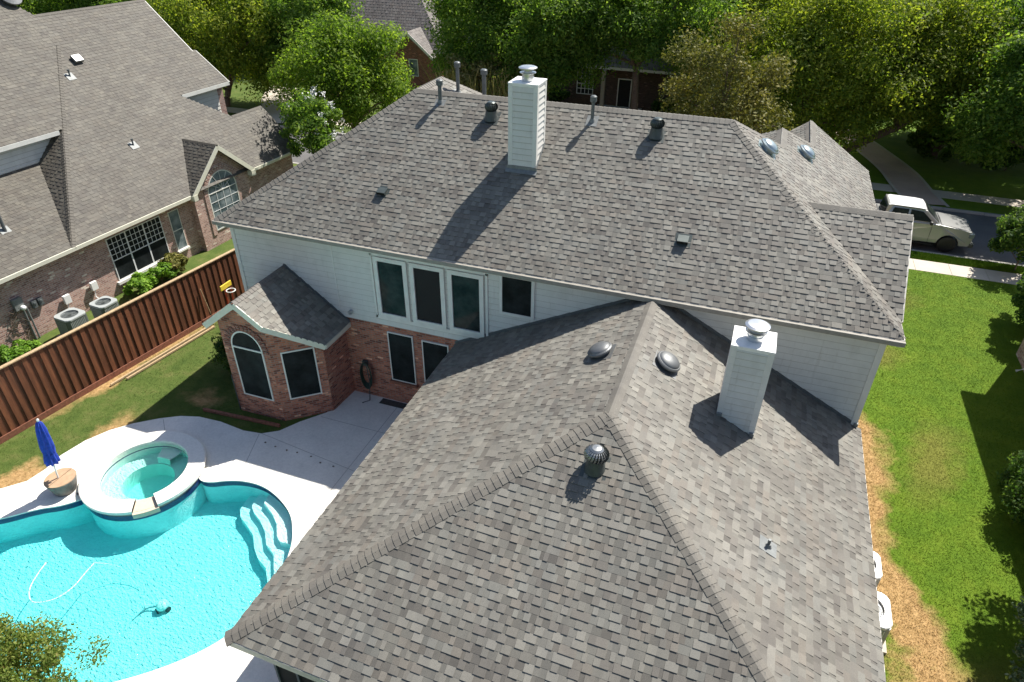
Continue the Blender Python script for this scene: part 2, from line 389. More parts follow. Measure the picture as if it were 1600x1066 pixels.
# ------------------------------------------------------------------ shingled roof slopes: every tab is real geometry
PAL = [(.262, .248, .222), (.280, .264, .237), (.248, .234, .210), (.222, .206, .185), (.292, .277, .25), (.200, .183, .165), (.25, .225, .198), (.262, .254, .232)]
def slope(mb, poly, exposure=.152, pal=PAL, rng=random, t0=.005, t1=.017, vary=.06):
    P = [Vector(p) for p in poly]; n = Vector((0, 0, 0))
    for i in range(len(P)): n += (P[i]-P[0]).cross(P[(i+1) % len(P)]-P[0])
    n.normalize(); n = n if n.z > 0 else -n
    e = Vector((0, 0, 1)).cross(n).normalized(); s = n.cross(e)
    if s.z < 0: s = -s; e = -e
    O = P[0]; q = [((p-O).dot(e), (p-O).dot(s)) for p in P]
    mb.poly([p-n*.004 for p in P], (.13, .12, .11))
    b0 = min(b for a, b in q); b1 = max(b for a, b in q)
    def ivals(b):
        xs = []
        for i in range(len(q)):
            (a0, c0), (a1, c1) = q[i], q[(i+1) % len(q)]
            if (c0 > b) != (c1 > b): xs.append(a0+(b-c0)*(a1-a0)/(c1-c0))
        xs.sort(); return list(zip(xs[::2], xs[1::2]))
    V = lambda a, b, h: O+e*a+s*b+n*h
    k = 0; b = b0
    while b < b1-.02:
        be = min(b+exposure, b1)
        for xa, xb in ivals((b+be)/2):
            a = xa; tooth = rng.random() < .5; sh = rng.random(); left = 0
            while a < xb-.01:
                wd = rng.choice((.09, .12, .16, .20)) if tooth else rng.choice((.07, .10, .13, .17)); wd *= rng.uniform(.9, 1.1)
                a2 = min(a+wd, xb)
                if xb-a2 < .04: a2 = xb
                if left <= 0: base = rng.choice(pal); left = rng.uniform(.1, .42)
                left -= wd
                g = rng.uniform(1-vary, 1+vary)*(rng.choice((1.06, 1.10, 1.0, 1.05, .93)) if tooth else rng.choice((.98, .85, .91, .78)))
                c = tuple(x*g for x in base)
                lo = t1 if tooth else t0; hi = lo*.12+.0008
                mb.add([V(a, b, lo), V(a2, b, lo), V(a2, be, hi), V(a, be, hi), V(a, b, -.003), V(a2, b, -.003), V(a, be, -.003), V(a2, be, -.003)],
                       [(0, 1, 2, 3), (4, 5, 1, 0)]+([(4, 0, 3, 6), (1, 5, 7, 2)] if tooth else []), c)
                a = a2; tooth = not tooth if rng.random() < .85 else tooth
        b += exposure; k += 1
    return n
def caps(mb, A, B, n1, n2, width=.19, exposure=.145, pal=((.230, .212, .188), (.242, .224, .199), (.218, .200, .178)), rng=random):
    """overlapping cap shingles folded over a hip or ridge from low end A to high end B"""
    A = Vector(A); B = Vector(B); d = (B-A); L = d.length; d.normalize()
    u = (n1.cross(d)).normalized(); v = (n2.cross(d)).normalized()
    m = (n1+n2).normalized()
    # choose directions pointing away from each other, down each slope
    if u.dot(n2) > 0: u = -u
    if v.dot(n1) > 0: v = -v
    k = 0; a = 0
    while a < L-.02:
        a2 = min(a+exposure*1.05, L); gq = rng.uniform(.93, 1.07); c = tuple(x*gq for x in rng.choice(pal))
        lo, hi = .028, .016
        def row(t, h): 
            c0 = A+d*t
            return [c0+u*width+n1*(h-.006), c0+u*.03+m*(h+.0)+n1*.0, c0+v*.03+m*h, c0+v*width+n2*(h-.006)]
        r0 = row(a, lo); r1 = row(a2, hi); r2 = [p-m*.03 for p in r0]
        mb.add(r0+r1+r2, [(0, 1, 5, 4), (1, 2, 6, 5), (2, 3, 7, 6), (8, 9, 1, 0), (9, 10, 2, 1), (10, 11, 3, 2), (8, 0, 4), (3, 11, 7)], c)
        a = a+exposure
def capline(parent, mat, *a, **k):
    m_ = MB(); caps(m_, *a, **k); return m_.build('ridge_cap', mat, parent, fix=False)
def nrm(poly):
    P = [Vector(p) for p in poly]; n = (P[1]-P[0]).cross(P[2]-P[0]).normalized(); return n if n.z > 0 else -n

def lap_wall(mb, p0, p1, z0, z1, out, exp=.19, top=None):
    """lap siding between two plan points; top(t) may cut the wall along a roof line"""
    p0 = Vector((*p0, 0)); p1 = Vector((*p1, 0)); out = Vector((*out, 0)).normalized(); d = (p1-p0); L = d.length; d.normalize()
    z = z0
    while z < z1-.005:
        ze = min(z+exp, z1)
        q = lambda p, o_, zz: p+out*o_+Vector((0, 0, zz)); zc = ze-.028
        mb.add([q(p0, .030, z), q(p1, .030, z), q(p1, .006, zc), q(p0, .006, zc), q(p0, 0, z), q(p1, 0, z)], [(0, 1, 2, 3), (4, 5, 1, 0)], (1, 1, 1))
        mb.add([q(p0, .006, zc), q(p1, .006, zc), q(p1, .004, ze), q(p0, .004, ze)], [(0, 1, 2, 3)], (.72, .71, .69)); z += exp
def window(parent, c, t, out, w_, h, glass='screen', trim=.05, trim_mat='trim', proud=.05, mun=None, arch=False, sill=None, name='window', bar_mat=None, recess=.025, meet=None):
    """c = centre of the pane at the wall plane; t = along, out = outward"""
    c = Vector(c); t = Vector(t).normalized(); out = Vector(out).normalized(); up = Vector((0, 0, 1))
    def outline(ex):
        pts = [c-t*(w_/2+ex)-up*(h/2+ex), c+t*(w_/2+ex)-up*(h/2+ex)]
        if arch:
            r = w_/2+ex; sp = c+up*(h/2)
            pts += [sp+t*(r*math.cos(a))+up*(r*math.sin(a)*arch) for a in [math.pi*k/14 for k in range(15)]]
        else: pts += [c+t*(w_/2+ex)+up*(h/2+ex), c-t*(w_/2+ex)+up*(h/2+ex)]
        return pts
    I = outline(0); O = outline(trim); n = len(I); f = MB()
    for i in range(n):
        j = (i+1) % n
        a, b, c_, d_ = O[i]+out*proud, O[j]+out*proud, I[j]+out*proud, I[i]+out*proud
        f.add([a, b, c_, d_, O[i]-out*.02, O[j]-out*.02, I[j]-out*.02, I[i]-out*.02], [(0, 1, 2, 3), (4, 5, 1, 0), (3, 2, 6, 7)])
    if meet is not None:
        y = c+up*meet; f.bar(y-t*w_/2+out*(proud-recess+.012), y+t*w_/2+out*(proud-recess+.012), .03, .035, up)
    wo = f.build(name, M[trim_mat], parent)
    g = MB(); g.poly([p+out*(proud-recess) for p in I]); g.build('pane', M[glass], wo, fix=False)
    if mun:
        m = MB(); nx, ny, y0, y1, bw = mun
        for k in range(1, nx):
            x = -w_/2+w_*k/nx; q = c+t*x+out*(proud-recess+.008); m.bar(q+up*y0, q+up*y1, .012, bw, t)
        for k in range(1, ny):
            z = y0+(y1-y0)*k/ny; q = c+up*z+out*(proud-recess+.010); m.bar(q-t*w_/2, q+t*w_/2, .012, bw, up)
        m.build('glazing_bars', M[bar_mat or 'white'], wo)
    if sill:
        s = MB(); s.bar(c-up*(h/2+trim+.04)-t*(w_/2+.08)+out*.04, c-up*(h/2+trim+.04)+t*(w_/2+.08)+out*.04, .14, .08); s.build('sill', M[sill], wo)
    return wo

# ================================================================== THE SETTING
def tess(loops, z, mb, flip=False):
    L = [[Vector((x, y, 0)) for x, y in l] for l in loops]; flat = [p for l in L for p in l]
    tris = tessellate_polygon(L); mb.add([(p.x, p.y, z) for p in flat], [tuple(t) for t in tris])
SPA = (-11.34, -5.34); SR = 1.67; SI = 1.2
arc = [(SPA[0]+1.5*math.cos(R(a)), SPA[1]+1.5*math.sin(R(a))) for a in range(236, 8, -12)]
POOL = [(-14.7, -8.65), (-13.76, -8.06), (-13.13, -7.41), (-12.6, -7.1)]+arc+[(-9.5, -5.02), (-8.88, -4.66), (-8.4, -4.53), (-7.86, -4.51), (-7.3, -4.66), (-6.74, -4.93),
        (-6.35, -5.21), (-6.09, -5.52), (-5.87, -5.83), (-5.68, -6.2), (-5.45, -6.95), (-5.35, -7.8), (-5.52, -8.7), (-5.99, -9.5), (-6.92, -10.41), (-8.2, -11.25), (-10, -11.9),
        (-12, -12.2), (-14, -12.0), (-15.2, -11.1), (-15.45, -9.8)]
def chaikin(P, n=2):
    for _ in range(n):
        Q = []
        for i in range(len(P)):
            a, b = P[i], P[(i+1) % len(P)]
            Q += [(a[0]*.75+b[0]*.25, a[1]*.75+b[1]*.25), (a[0]*.25+b[0]*.75, a[1]*.25+b[1]*.75)]
        P = Q
    return P
POOL = chaikin(POOL, 2)
def offset(P, d):
    Q = []; n = len(P); area = sum(P[i][0]*P[(i+1) % n][1]-P[(i+1) % n][0]*P[i][1] for i in range(n)); sg = 1 if area > 0 else -1
    for i in range(n):
        a = Vector(P[i-1]); b = Vector(P[i]); c = Vector(P[(i+1) % n])
        t = ((b-a).normalized()+(c-b).normalized()).normalized(); Q.append((b.x+t.y*d*sg, b.y-t.x*d*sg))
    return Q
POUT = offset(POOL, .30)
g = MB(); tess([[(-260, -70), (260, -70), (260, 420), (-260, 420)], [(-240, 19.4), (240, 19.4), (240, 26.0), (-240, 26.0)], POUT], 0, g)
struct('ground', g, M['grass'], fix=False)
rd = MB(); rd.poly([(-240, 19.38, -.12), (240, 19.38, -.12), (240, 26.02, -.12), (-240, 26.02, -.12)]); struct('road', rd, M['road'], fix=False)
k = MB()
for y0, y1 in ((19.36, 19.54), (25.86, 26.04)):
    for i in range(-60, 60): k.box((i*2+1, (y0+y1)/2, -.05), (1.985, y1-y0, .14))
struct('kerb', k, M['kerb'], bevel=.02)
s = MB()
for y0, y1 in ((17.2, 18.4), (27.6, 28.8)):
    for i in range(-50, 50): s.box((i*1.5+.4, (y0+y1)/2, -.02), (1.485, y1-y0, .07))
struct('sidewalk', s, M['walk'])
# garden path of pavers across the street, and the one far left
def ribbon(pts, w_, z, mb, n=10):
    P = []
    for i in range(len(pts)-1):
        p0 = pts[max(i-1, 0)]; p1 = pts[i]; p2 = pts[i+1]; p3 = pts[min(i+2, len(pts)-1)]
        for j in range(n):
            t = j/n; P.append(tuple(.5*((2*p1[k])+(-p0[k]+p2[k])*t+(2*p0[k]-5*p1[k]+4*p2[k]-p3[k])*t*t+(-p0[k]+3*p1[k]-3*p2[k]+p3[k])*t**3) for k in (0, 1)))
    P.append(pts[-1]); vs = []
    for i, p in enumerate(P):
        a = Vector(P[max(i-1, 0)]); b = Vector(P[min(i+1, len(P)-1)]); d = (b-a).normalized(); q = Vector((-d.y, d.x))*w_/2
        vs += [(p[0]-q.x, p[1]-q.y, z), (p[0]+q.x, p[1]+q.y, z)]
    mb.add(vs, [(2*i, 2*i+1, 2*i+3, 2*i+2) for i in range(len(P)-1)])
pts = [(13.2, 26.05), (12.7, 28.5), (12.2, 31.5), (11.1, 35.0), (9.6, 38.6), (6.5, 42)]
p_ = MB(); ribbon(pts, 1.9, .068, p_); struct('paved_path', p_, M['drive'], fix=False)
for dx in (-1.05, 1.05):
    e_ = MB(); ribbon([(x+dx, y) for x, y in pts], .18, .074, e_); struct('path_edging', e_, M['walk'], fix=False)
p_ = MB(); ribbon([(-30, 26.1), (-31.5, 29), (-34.5, 33), (-36.5, 38), (-37, 46)], 2.6, .07, p_); struct('driveway', p_, M['walk'], fix=False)

# ================================================================== POOL DECK AND POOL
DECK = [(-14.75, -7.2), (-14.35, -6.75), (-14.28, -6.2), (-14.36, -5.6), (-14.22, -4.85), (-13.9, -4.2), (-13.45, -3.68), (-12.86, -3.2), (-12.3, -2.86), (-11.7, -2.68), (-10.89, -2.64),
        (-9.93, -2.74), (-9.3, -2.66), (-8.85, -2.35), (-8.5, -1.75), (-7.95, -1.05), (-7.72, .33), (-3.2, .33), (-3.2, -13.8), (-17.2, -13.8), (-16.4, -9.3), (-15.6, -8.0)]
d = MB(); tess([DECK, POUT], .024, d)
for i in range(len(DECK)-6):
    a, b = DECK[i], DECK[i+1]; d.poly([(a[0], a[1], -.05), (b[0], b[1], -.05), (b[0], b[1], .024), (a[0], a[1], .024)])
struct('pool_deck', d, M['deck'], fix=False)
j = MB()
for a, b in (((-9.35, -2.7), (-8.75, -4.35)), ((-5.9, .3), (-5.9, -4.95)), ((-8.0, -1.3), (-3.3, -1.3)), ((-12.7, -3.2), (-12.1, -3.75)), ((-14.2, -5.0), (-12.9, -5.25)), ((-9.3, -2.66), (-3.3, -3.4))):
    v = Vector((*b, 0))-Vector((*a, 0)); n_ = Vector((-v.y, v.x, 0)).normalized()*.009; z = Vector((0, 0, .028))
    a = Vector((*a, 0)); b = Vector((*b, 0)); j.poly([a-n_+z, b-n_+z, b+n_+z, a+n_+z])
struct('deck_joints', j, plain('joint_dark', (.40, .385, .35), .9), fix=False)
pool = thing('swimming_pool', 'freeform turquoise swimming pool sunk in the white deck', 'swimming pool', (-10, -8, 0))
n = len(POOL); b = MB()
zf = -.90
b.add([(x, y, z) for z in (.02, zf) for x, y in POOL], [(i, (i+1) % n, n+(i+1) % n, n+i) for i in range(n)]); tess([POOL], zf, b)
b.build('basin', M['plaster'], pool, fix=False)
PI_ = offset(POOL, -.012); t_ = MB(); t_.add([(x, y, z) for z in (.01, -.19) for x, y in PI_], [(i, (i+1) % n, n+(i+1) % n, n+i) for i in range(n)])
t_.build('waterline_tile', M['tile'], pool, fix=False)
PL = offset(POOL, -.035); cp = MB()
cp.add([(x, y, z) for L_, z in ((PL, .0), (PL, .035), (POUT, .035), (POUT, -.02)) for x, y in L_], [(r*n+i, r*n+(i+1) % n, (r+1)*n+(i+1) % n, (r+1)*n+i) for r in range(3) for i in range(n)])
cp.build('coping', M['coping'], pool, fix=False)
# steps: three wavy tiers in the corner nearest the house wing
wall_side = [(-5.2, -7.4), (-5.3, -6.0), (-6.0, -5.1), (-7.0, -4.5), (-7.9, -4.3)]
T1 = [(-8.45, -4.3), (-8.42, -4.72), (-8.35, -5.09), (-8.15, -5.32), (-7.81, -5.49), (-7.39, -5.74), (-7.08, -6.1), (-6.78, -6.34), (-6.39, -6.53), (-6.05, -6.9), (-5.7, -7.2)]
T2 = [(-8.06, -4.3), (-8.05, -4.72), (-7.98, -4.98), (-7.78, -5.16), (-7.4, -5.36), (-7.04, -5.64), (-6.72, -6.0), (-6.34, -6.2), (-6.1, -6.52), (-5.85, -6.85), (-5.5, -7.0)]
T3 = [(-7.66, -4.4), (-7.64, -4.72), (-7.57, -4.91), (-7.14, -5.13), (-6.78, -5.41), (-6.5, -5.78), (-6.32, -5.9), (-6.0, -5.88), (-5.5, -5.8)]
for T_, z0, z1 in ((T1, zf, -.60), (T2, -.60, -.42), (T3, -.42, -.24)):
    P = T_+([w_ for w_ in wall_side if w_[1] > T_[-1][1]]); mb = MB()
    L3 = [Vector((x, y, 0)) for x, y in P]; tr = tessellate_polygon([L3]); m_ = len(P)
    mb.add([(x, y, z1) for x, y in P]+[(x, y, z0) for x, y in P], [tuple(t) for t in tr]+[(i, (i+1) % m_, m_+(i+1) % m_, m_+i) for i in range(m_)])
    mb.build('step', M['step'], pool)
wt = MB(); WP = offset(POOL, .02); n = len(WP); tr = tessellate_polygon([[Vector((x, y, 0)) for x, y in WP]])
wt.add([(x, y, -.06) for x, y in WP]+[(x, y, zf-.02) for x, y in WP], [tuple(t) for t in tr]+[tuple(q+n for q in t)[::-1] for t in tr]+[(i, (i+1) % n, n+(i+1) % n, n+i) for i in range(n)])
struct('water', wt, M['water'])
# spa
spa = thing('hot_tub', 'round raised spa with a white rim beside the pool', 'hot tub', (*SPA, 0))
def ring(mb, prof, n=72, c=SPA, a0=0, a1=360, close=True):
    vs = []; m_ = n if close else n+1
    for r, z in prof:
        for k in range(m_): t = R(a0+(a1-a0)*k/n); vs.append((c[0]+r*math.cos(t), c[1]+r*math.sin(t), z))
    mb.add(vs, [(i*m_+k, i*m_+(k+1) % m_, (i+1)*m_+(k+1) % m_, (i+1)*m_+k) for i in range(len(prof)-1) for k in range(n)])
# rim with a gap for the spillway (about 313 degrees)
g0, g1 = -56+.0, -34
rm = MB(); ring(rm, [(SR-.03, .12), (SR+.02, .14), (SR+.02, .23), (SR-.02, .25), (SI+.02, .25), (SI, .23), (SI, .04)], a0=g1, a1=360+g0, close=False); rm.build('rim', M['coping'], spa, smooth=False)
sw = MB(); ring(sw, [(SR-.05, .14), (SR-.05, -.04)]); sw.build('outer_wall', M['sand_stone'], spa, fix=False)
sw = MB(); ring(sw, [(SR-.055, -.05), (SR-.055, zf)]); sw.build('underwater_wall', M['plaster'], spa, fix=False)
tl = MB(); ring(tl, [(SR-.035, .03), (SR-.035, -.16)]); tl.build('waterline_tile', M['tile'], spa, fix=False)
ti = MB(); ring(ti, [(SI+.004, .12), (SI+.004, .0)]); ti.build('inner_tile', M['tile'], spa, fix=False)
bs = MB(); ring(bs, [(SI+.01, .1), (SI+.01, -.24), (.72, -.26), (.70, -.72), (.001, -.74)]); bs.build('basin', M['spa_plaster'], spa, fix=False)
st = MB(); ring(st, [(SI+.01, -.24), (SI+.01, -.04), (.78, -.04), (.74, -.24)], n=14, a0=78, a1=112, close=False); st.build('corner_seat', M['spa_plaster'], spa)
sp = MB(); ring(sp, [(SR+.05, -.02), (SR+.05, .13), (SI-.0, .145), (SI-.0, -.02)], n=10, a0=g0-.4, a1=g1+.4, close=False)
sp.build('spillway', M['stone'], spa)
ww = MB(); ww.lathe((SPA[0], SPA[1], 0), [(SI+.02, -.76), (SI+.02, .15)], 72); struct('spa_water', ww, M['spa_water'])

# ================================================================== MAIN HOUSE
mm = .6796; EZ = 5.864; X0, X1 = -11.679, 7.713; RY = 4.796; RZ = EZ+mm*RY
house = thing('house', 'large two-storey white-sided house under a grey-brown shingle roof, in the middle', 'house', (-2, 4, 0))
R1 = (-6.86, RY, RZ); R2 = (2.917, RY, RZ)
front = [(X0, 0, EZ), (X1, 0, EZ), R2, R1]
gy = 3.436; gz = 7.559; gx = 5.219
rightp = [(X1, 0, EZ), (X1, 12.1, EZ), (5.38, 12.1, EZ+mm*(X1-5.38)), (5.38, 9.13, EZ+mm*(X1-5.38)), (4.35, 8.10, EZ+mm*(X1-4.35)), (4.35, 6.23, EZ+mm*(X1-4.35)), R2]
z3 = EZ+mm*(X1-5.38); z2 = EZ+mm*(X1-4.35)
ur = MB()
nf = slope(ur, front); nr = slope(ur, rightp)
gr = X1+.05
gf = [(gx, gy, gz), (gr, gy, gz), (gr, gy-2.494, EZ), (X1, gy-2.494, EZ)]
gb = [(gx, gy, gz), (X1, gy+2.494, EZ), (gr, gy+2.494, EZ), (gr, gy, gz)]
ngf = slope(ur, gf); ngb = slope(ur, gb)
w2l = [(4.35, 6.23, z2), (4.35, 8.1, z2), (1.01, 11.44, EZ), (1.01, 9.59, EZ)]; n2l = slope(ur, w2l)
w2f = [(4.35, 8.1, z2), (5.38, 9.13, z3), (3.05, 11.46, EZ), (1.01, 11.44, EZ)]; slope(ur, w2f)
w3l = [(5.38, 9.13, z3), (5.38, 12.1, z3), (3.05, 12.1, EZ), (3.05, 11.46, EZ)]; n3l = slope(ur, w3l)
slope(ur, [R2, (4.35, 6.23, z2), (1.01, 9.59, EZ), (-2.06, 9.59, EZ), R1])
BR = (-6.86, 6.62, RZ)
lw = [R1, BR, (-2.05, 11.42, EZ), (-2.05, 9.6, EZ)]; nlw = slope(ur, lw)
slope(ur, [BR, (-2.05, 11.42, EZ), (X0, 11.42, EZ)])
slope(ur, [R1, BR, (X0, 11.42, EZ), (X0, 0, EZ)])
uro = ur.build('upper_roof', M['shingle'], house, fix=False)

nl_ = nrm([R1, (X0, 0, EZ), (X0, 11, EZ)]); nb_ = Vector((0, mm, 1)).normalized()
capline(uro, M['shingle'], (X1-.04, .04, EZ), R2, nf, nr, .18); capline(uro, M['shingle'], (X0, 0, EZ), R1, nf, nl_); capline(uro, M['shingle'], R1, R2, nf, nb_)
capline(uro, M['shingle'], R1, BR, nlw, nl_); capline(uro, M['shingle'], (-2.05, 11.42, EZ), BR, nlw, nb_)
capline(uro, M['shingle'], (gr, gy, gz), (gx, gy, gz), ngf, ngb); capline(uro, M['shingle'], (4.35, 8.1, z2), (4.35, 6.23, z2), nr, n2l); capline(uro, M['shingle'], (5.38, 12.1, z3), (5.38, 9.13, z3), nr, n3l)
capline(uro, M['shingle'], (5.38, 9.13, z3), (4.35, 8.1, z2), nr, nb_); capline(uro, M['shingle'], (4.35, 6.23, z2), R2, nr, nb_)

# lower wing
WX, WY, WZ = 1.96, -4.849, 5.769; WL, WR, WE = -3.778, 7.588, 2.895; yW = .296
P0 = (WX, WY, WZ); PW = (WX, yW, WZ); PLc = (WL, -10.137, WE); PRc = (WR, -10.35, WE)
lr = MB(); nwl = slope(lr, [PW, P0, PLc, (WL, yW, WE)]); nwr = slope(lr, [PW, P0, PRc, (WR, yW, WE)]); nwf = slope(lr, [P0, PLc, PRc])
lro = lr.build('lower_roof', M['shingle'], house, fix=False)
capline(lro, M['shingle'], PW, P0, nwl, nwr, .15); capline(lro, M['shingle'], PLc, P0, nwl, nwf, .16); capline(lro, M['shingle'], PRc, P0, nwr, nwf, .16)
# bay roof
bz = 4.5; bx = -9.62; bp = .763
def bzr(x): return bz-bp*(x-bx)
br_ = MB(); A_ = (bx, yW, bz); F_ = (bx, -2.2, bz); K_ = (-8.78, -2.18, bzr(-8.78)); E_ = (-7.47, -1.12, bzr(-7.47)); C_ = (-7.47, yW, bzr(-7.47))
nbr = slope(br_, [A_, F_, K_, E_, C_]); xl = -10.9
nbl = slope(br_, [A_, F_, (xl, -2.2, bz-bp*(bx-xl)), (xl, yW, bz-bp*(bx-xl))])
bro = br_.build('bay_roof', M['shingle'], house, fix=False)
capline(bro, M['shingle'], F_, A_, nbr, nbl, .14, pal=((.22, .2, .185),))
fb = MB()
def fascia(mb, a, b, h=.17, th=.03, drop=.012, inset=.0):
    a = Vector(a); b = Vector(b); mb.bar(a-Vector((0, 0, h/2+drop)), b-Vector((0, 0, h/2+drop)), th, h)
LB = (xl, -2.2, bz-bp*(bx-xl))
fascia(fb, LB, F_, .19); fascia(fb, F_, K_, .19); fascia(fb, K_, E_, .17); fascia(fb, E_, C_, .15)
fb.build('bay_fascia', M['fascia_cream'], house)
# flashing line where bay roof meets the siding
def flash(a, b, w_, h):
    f_ = MB(); f_.bar(a, b, w_, h); return f_.build('wall_flashing', M['pipe_grey'], house)
flash(Vector(A_)+Vector((0, -.03, .05)), Vector(C_)+Vector((0, -.03, .05)), .03, .07)
flash(Vector((WX, yW-.03, WZ+.05)), Vector((WL, yW-.03, WE+.05)), .03, .08)
flash(Vector((WX, yW-.03, WZ+.05)), Vector((X1-.33, yW-.03, WZ+.05-.5103*(X1-.33-WX))), .03, .08)
# eaves
fm = MB()
for a, b in (((X0, 0, EZ), (X1, 0, EZ)), ((X1, 0, EZ), (X1, 12.1, EZ)), ((X0, 0, EZ), (X0, 11.4, EZ))): fascia(fm, a, b, .19, .035)
fascia(fm, (gr, gy, gz), (gr, gy-2.494, EZ), .17); fascia(fm, (gr, gy, gz), (gr, gy+2.494, EZ), .17)
fascia(fm, (5.38, 12.1, z3), (X1, 12.1, EZ), .17); fascia(fm, (5.38, 12.1, z3), (3.05, 12.1, EZ), .17)
fascia(fm, (-2.05, 11.42, EZ), (X0, 11.42, EZ)); fascia(fm, (-2.05, 9.6, EZ), (1.01, 9.6, EZ)); fascia(fm, (1.01, 9.6, EZ), (1.01, 11.44, EZ)); fascia(fm, (1.01, 11.44, EZ), (3.05, 11.44, EZ))
for a, b in ((PLc, (WL, yW, WE)), (PRc, (WR, yW, WE)), (PLc, PRc)): fascia(fm, a, b, .17)
# rows of starter strip / drip edge
fm.build('fascia', M['fascia'], house)
gm = MB(); gm.bar((X0-.03, -.062, EZ-.085), (X1+.03, -.062, EZ-.085), .10, .12); gm.build('gutter', plain('gutter_tan', (.27, .25, .21), .6), house, bevel=.012)
sf = MB()
sf.poly([(X0+.02, .02, EZ-.2), (X1-.02, .02, EZ-.2), (X1-.02, .4, EZ-.2), (X0+.02, .4, EZ-.2)]); sf.poly([(X1-.4, .4, EZ-.2), (X1-.02, .4, EZ-.2), (X1-.02, 12, EZ-.2), (X1-.4, 12, EZ-.2)])
sf.poly([(X0+.02, .4, EZ-.2), (X0+.4, .4, EZ-.2), (X0+.4, 11.4, EZ-.2), (X0+.02, 11.4, EZ-.2)])
sf.poly([(WL+.02, -10.1, WE-.18), (WR-.02, -10.3, WE-.18), (WR-.02, -9.5, WE-.18), (WL+.02, -9.5, WE-.18)]); sf.poly([(WL+.02, -9.5, WE-.18), (WL+.7, -9.5, WE-.18), (WL+.7, .2, WE-.18), (WL+.02, .2, WE-.18)])
sf.poly([(WR-.6, -9.5, WE-.18), (WR-.02, -9.5, WE-.18), (WR-.02, .2, WE-.18), (WR-.6, .2, WE-.18)])
sf.build('soffit', M['soffit'], house, fix=False)
# walls
sw_ = MB(); xl_, xr_ = X0+.30, X1-.296
zb = 3.05
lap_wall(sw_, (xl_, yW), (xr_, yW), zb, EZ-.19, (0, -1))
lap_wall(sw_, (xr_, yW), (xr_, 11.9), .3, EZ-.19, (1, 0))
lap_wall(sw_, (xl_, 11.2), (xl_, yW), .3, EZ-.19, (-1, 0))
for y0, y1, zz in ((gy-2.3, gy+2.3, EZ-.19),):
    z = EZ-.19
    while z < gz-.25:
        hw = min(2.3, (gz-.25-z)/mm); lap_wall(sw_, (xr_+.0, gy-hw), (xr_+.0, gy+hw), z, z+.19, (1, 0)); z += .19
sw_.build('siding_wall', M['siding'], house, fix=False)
cbm = MB()
cbm.box((xr_-.04, yW-.028, (zb+EZ-.19)/2-.2), (.13, .035, EZ-.19-zb+.4)); cbm.box((xr_+.028, yW+.03, 3.2), (.035, .13, EZ-.19-.6)); cbm.box((xl_+.04, yW-.028, (zb+EZ-.19)/2), (.13, .035, EZ-.19-zb)); 
cbm.box(((xl_+xr_)/2, yW-.03, EZ-.19-.09), (xr_-xl_-.3, .03, .16)); cbm.box((-7.75, yW-.022, 4.45), (.035, .02, 2.3))
cbm.build('corner_board', M['trim'], house)
bw = MB(); bt = yW+.015
bw.poly([(xl_+.02, bt, 0), (WL+.9, bt, 0), (WL+.9, bt, zb), (xl_+.02, bt, zb)])
bw.poly([(WL+.47, -9.7, 0), (WL+.47, yW, 0), (WL+.47, yW, WE-.17), (WL+.47, -9.7, WE-.17)])
bw.poly([(WR-.48, -9.7, 0), (WR-.48, yW, 0), (WR-.48, yW, WE-.17), (WR-.48, -9.7, WE-.17)])
bw.poly([(-2.2, -9.7, 0), (WR-.48, -9.7, 0), (WR-.48, -9.7, WE-.17), (-2.2, -9.7, WE-.17)])
bw.poly([(xl_+.02, yW, 0), (xl_+.02, 11.2, 0), (xl_+.02, 11.2, .4), (xl_+.02, yW, .4)])
bw.poly([(xl_, 11.2, 0), (xr_, 11.9, 0), (xr_, 11.9, EZ-.19), (xl_, 11.2, EZ-.19)])
bw.poly([(xr_-.002, .3, 0), (xr_-.002, 11.9, 0), (xr_-.002, 11.9, .32), (xr_-.002, .3, .32)])
bw.build('brick_wall', M['brick'], house, fix=False)
# bay walls (corner, flat front, angled side, short return)
bb = MB(); c0, c1, c2, c3 = (-10.66, -1.9), (-8.98, -1.87), (-7.78, -.87), (-7.69, yW+.02); dz = .06
zt = lambda x: (bz-bp*abs(x-bx))-dz
bb.poly([(*c0, 0), (*c1, 0), (*c1, zt(c1[0])), (bx, -1.885, zt(bx)), (*c0, zt(c0[0]))])
bb.poly([(*c1, 0), (*c2, 0), (*c2, zt(c2[0])), (*c1, zt(c1[0]))]); bb.poly([(*c2, 0), (*c3, 0), (*c3, zt(c3[0])), (*c2, zt(c2[0]))])
bb.poly([(c0[0], yW, 0), (*c0, 0), (*c0, zt(c0[0])), (c0[0], yW, zt(c0[0]))])
bb.build('bay_wall', M['brick'], house, fix=False)
rl = MB()      # soldier course over the arched window
for k_ in range(17):
    a = math.pi*k_/16; cx_, cz_ = -9.79, 2.66; r0, r1 = .60, .80
    t = Vector((math.cos(a), 0, math.sin(a)*1.05)); c = Vector((cx_, -1.903, cz_))+t*(r0+r1)/2
    X = Vector((-math.sin(a), 0, math.cos(a))); rl.box(c, (.105, .03, r1-r0), ax=(X, Vector((0, 1, 0)), X.cross(Vector((0, 1, 0)))), tone=None)
rl.build('brick_arch', M['brick_dark'], house)
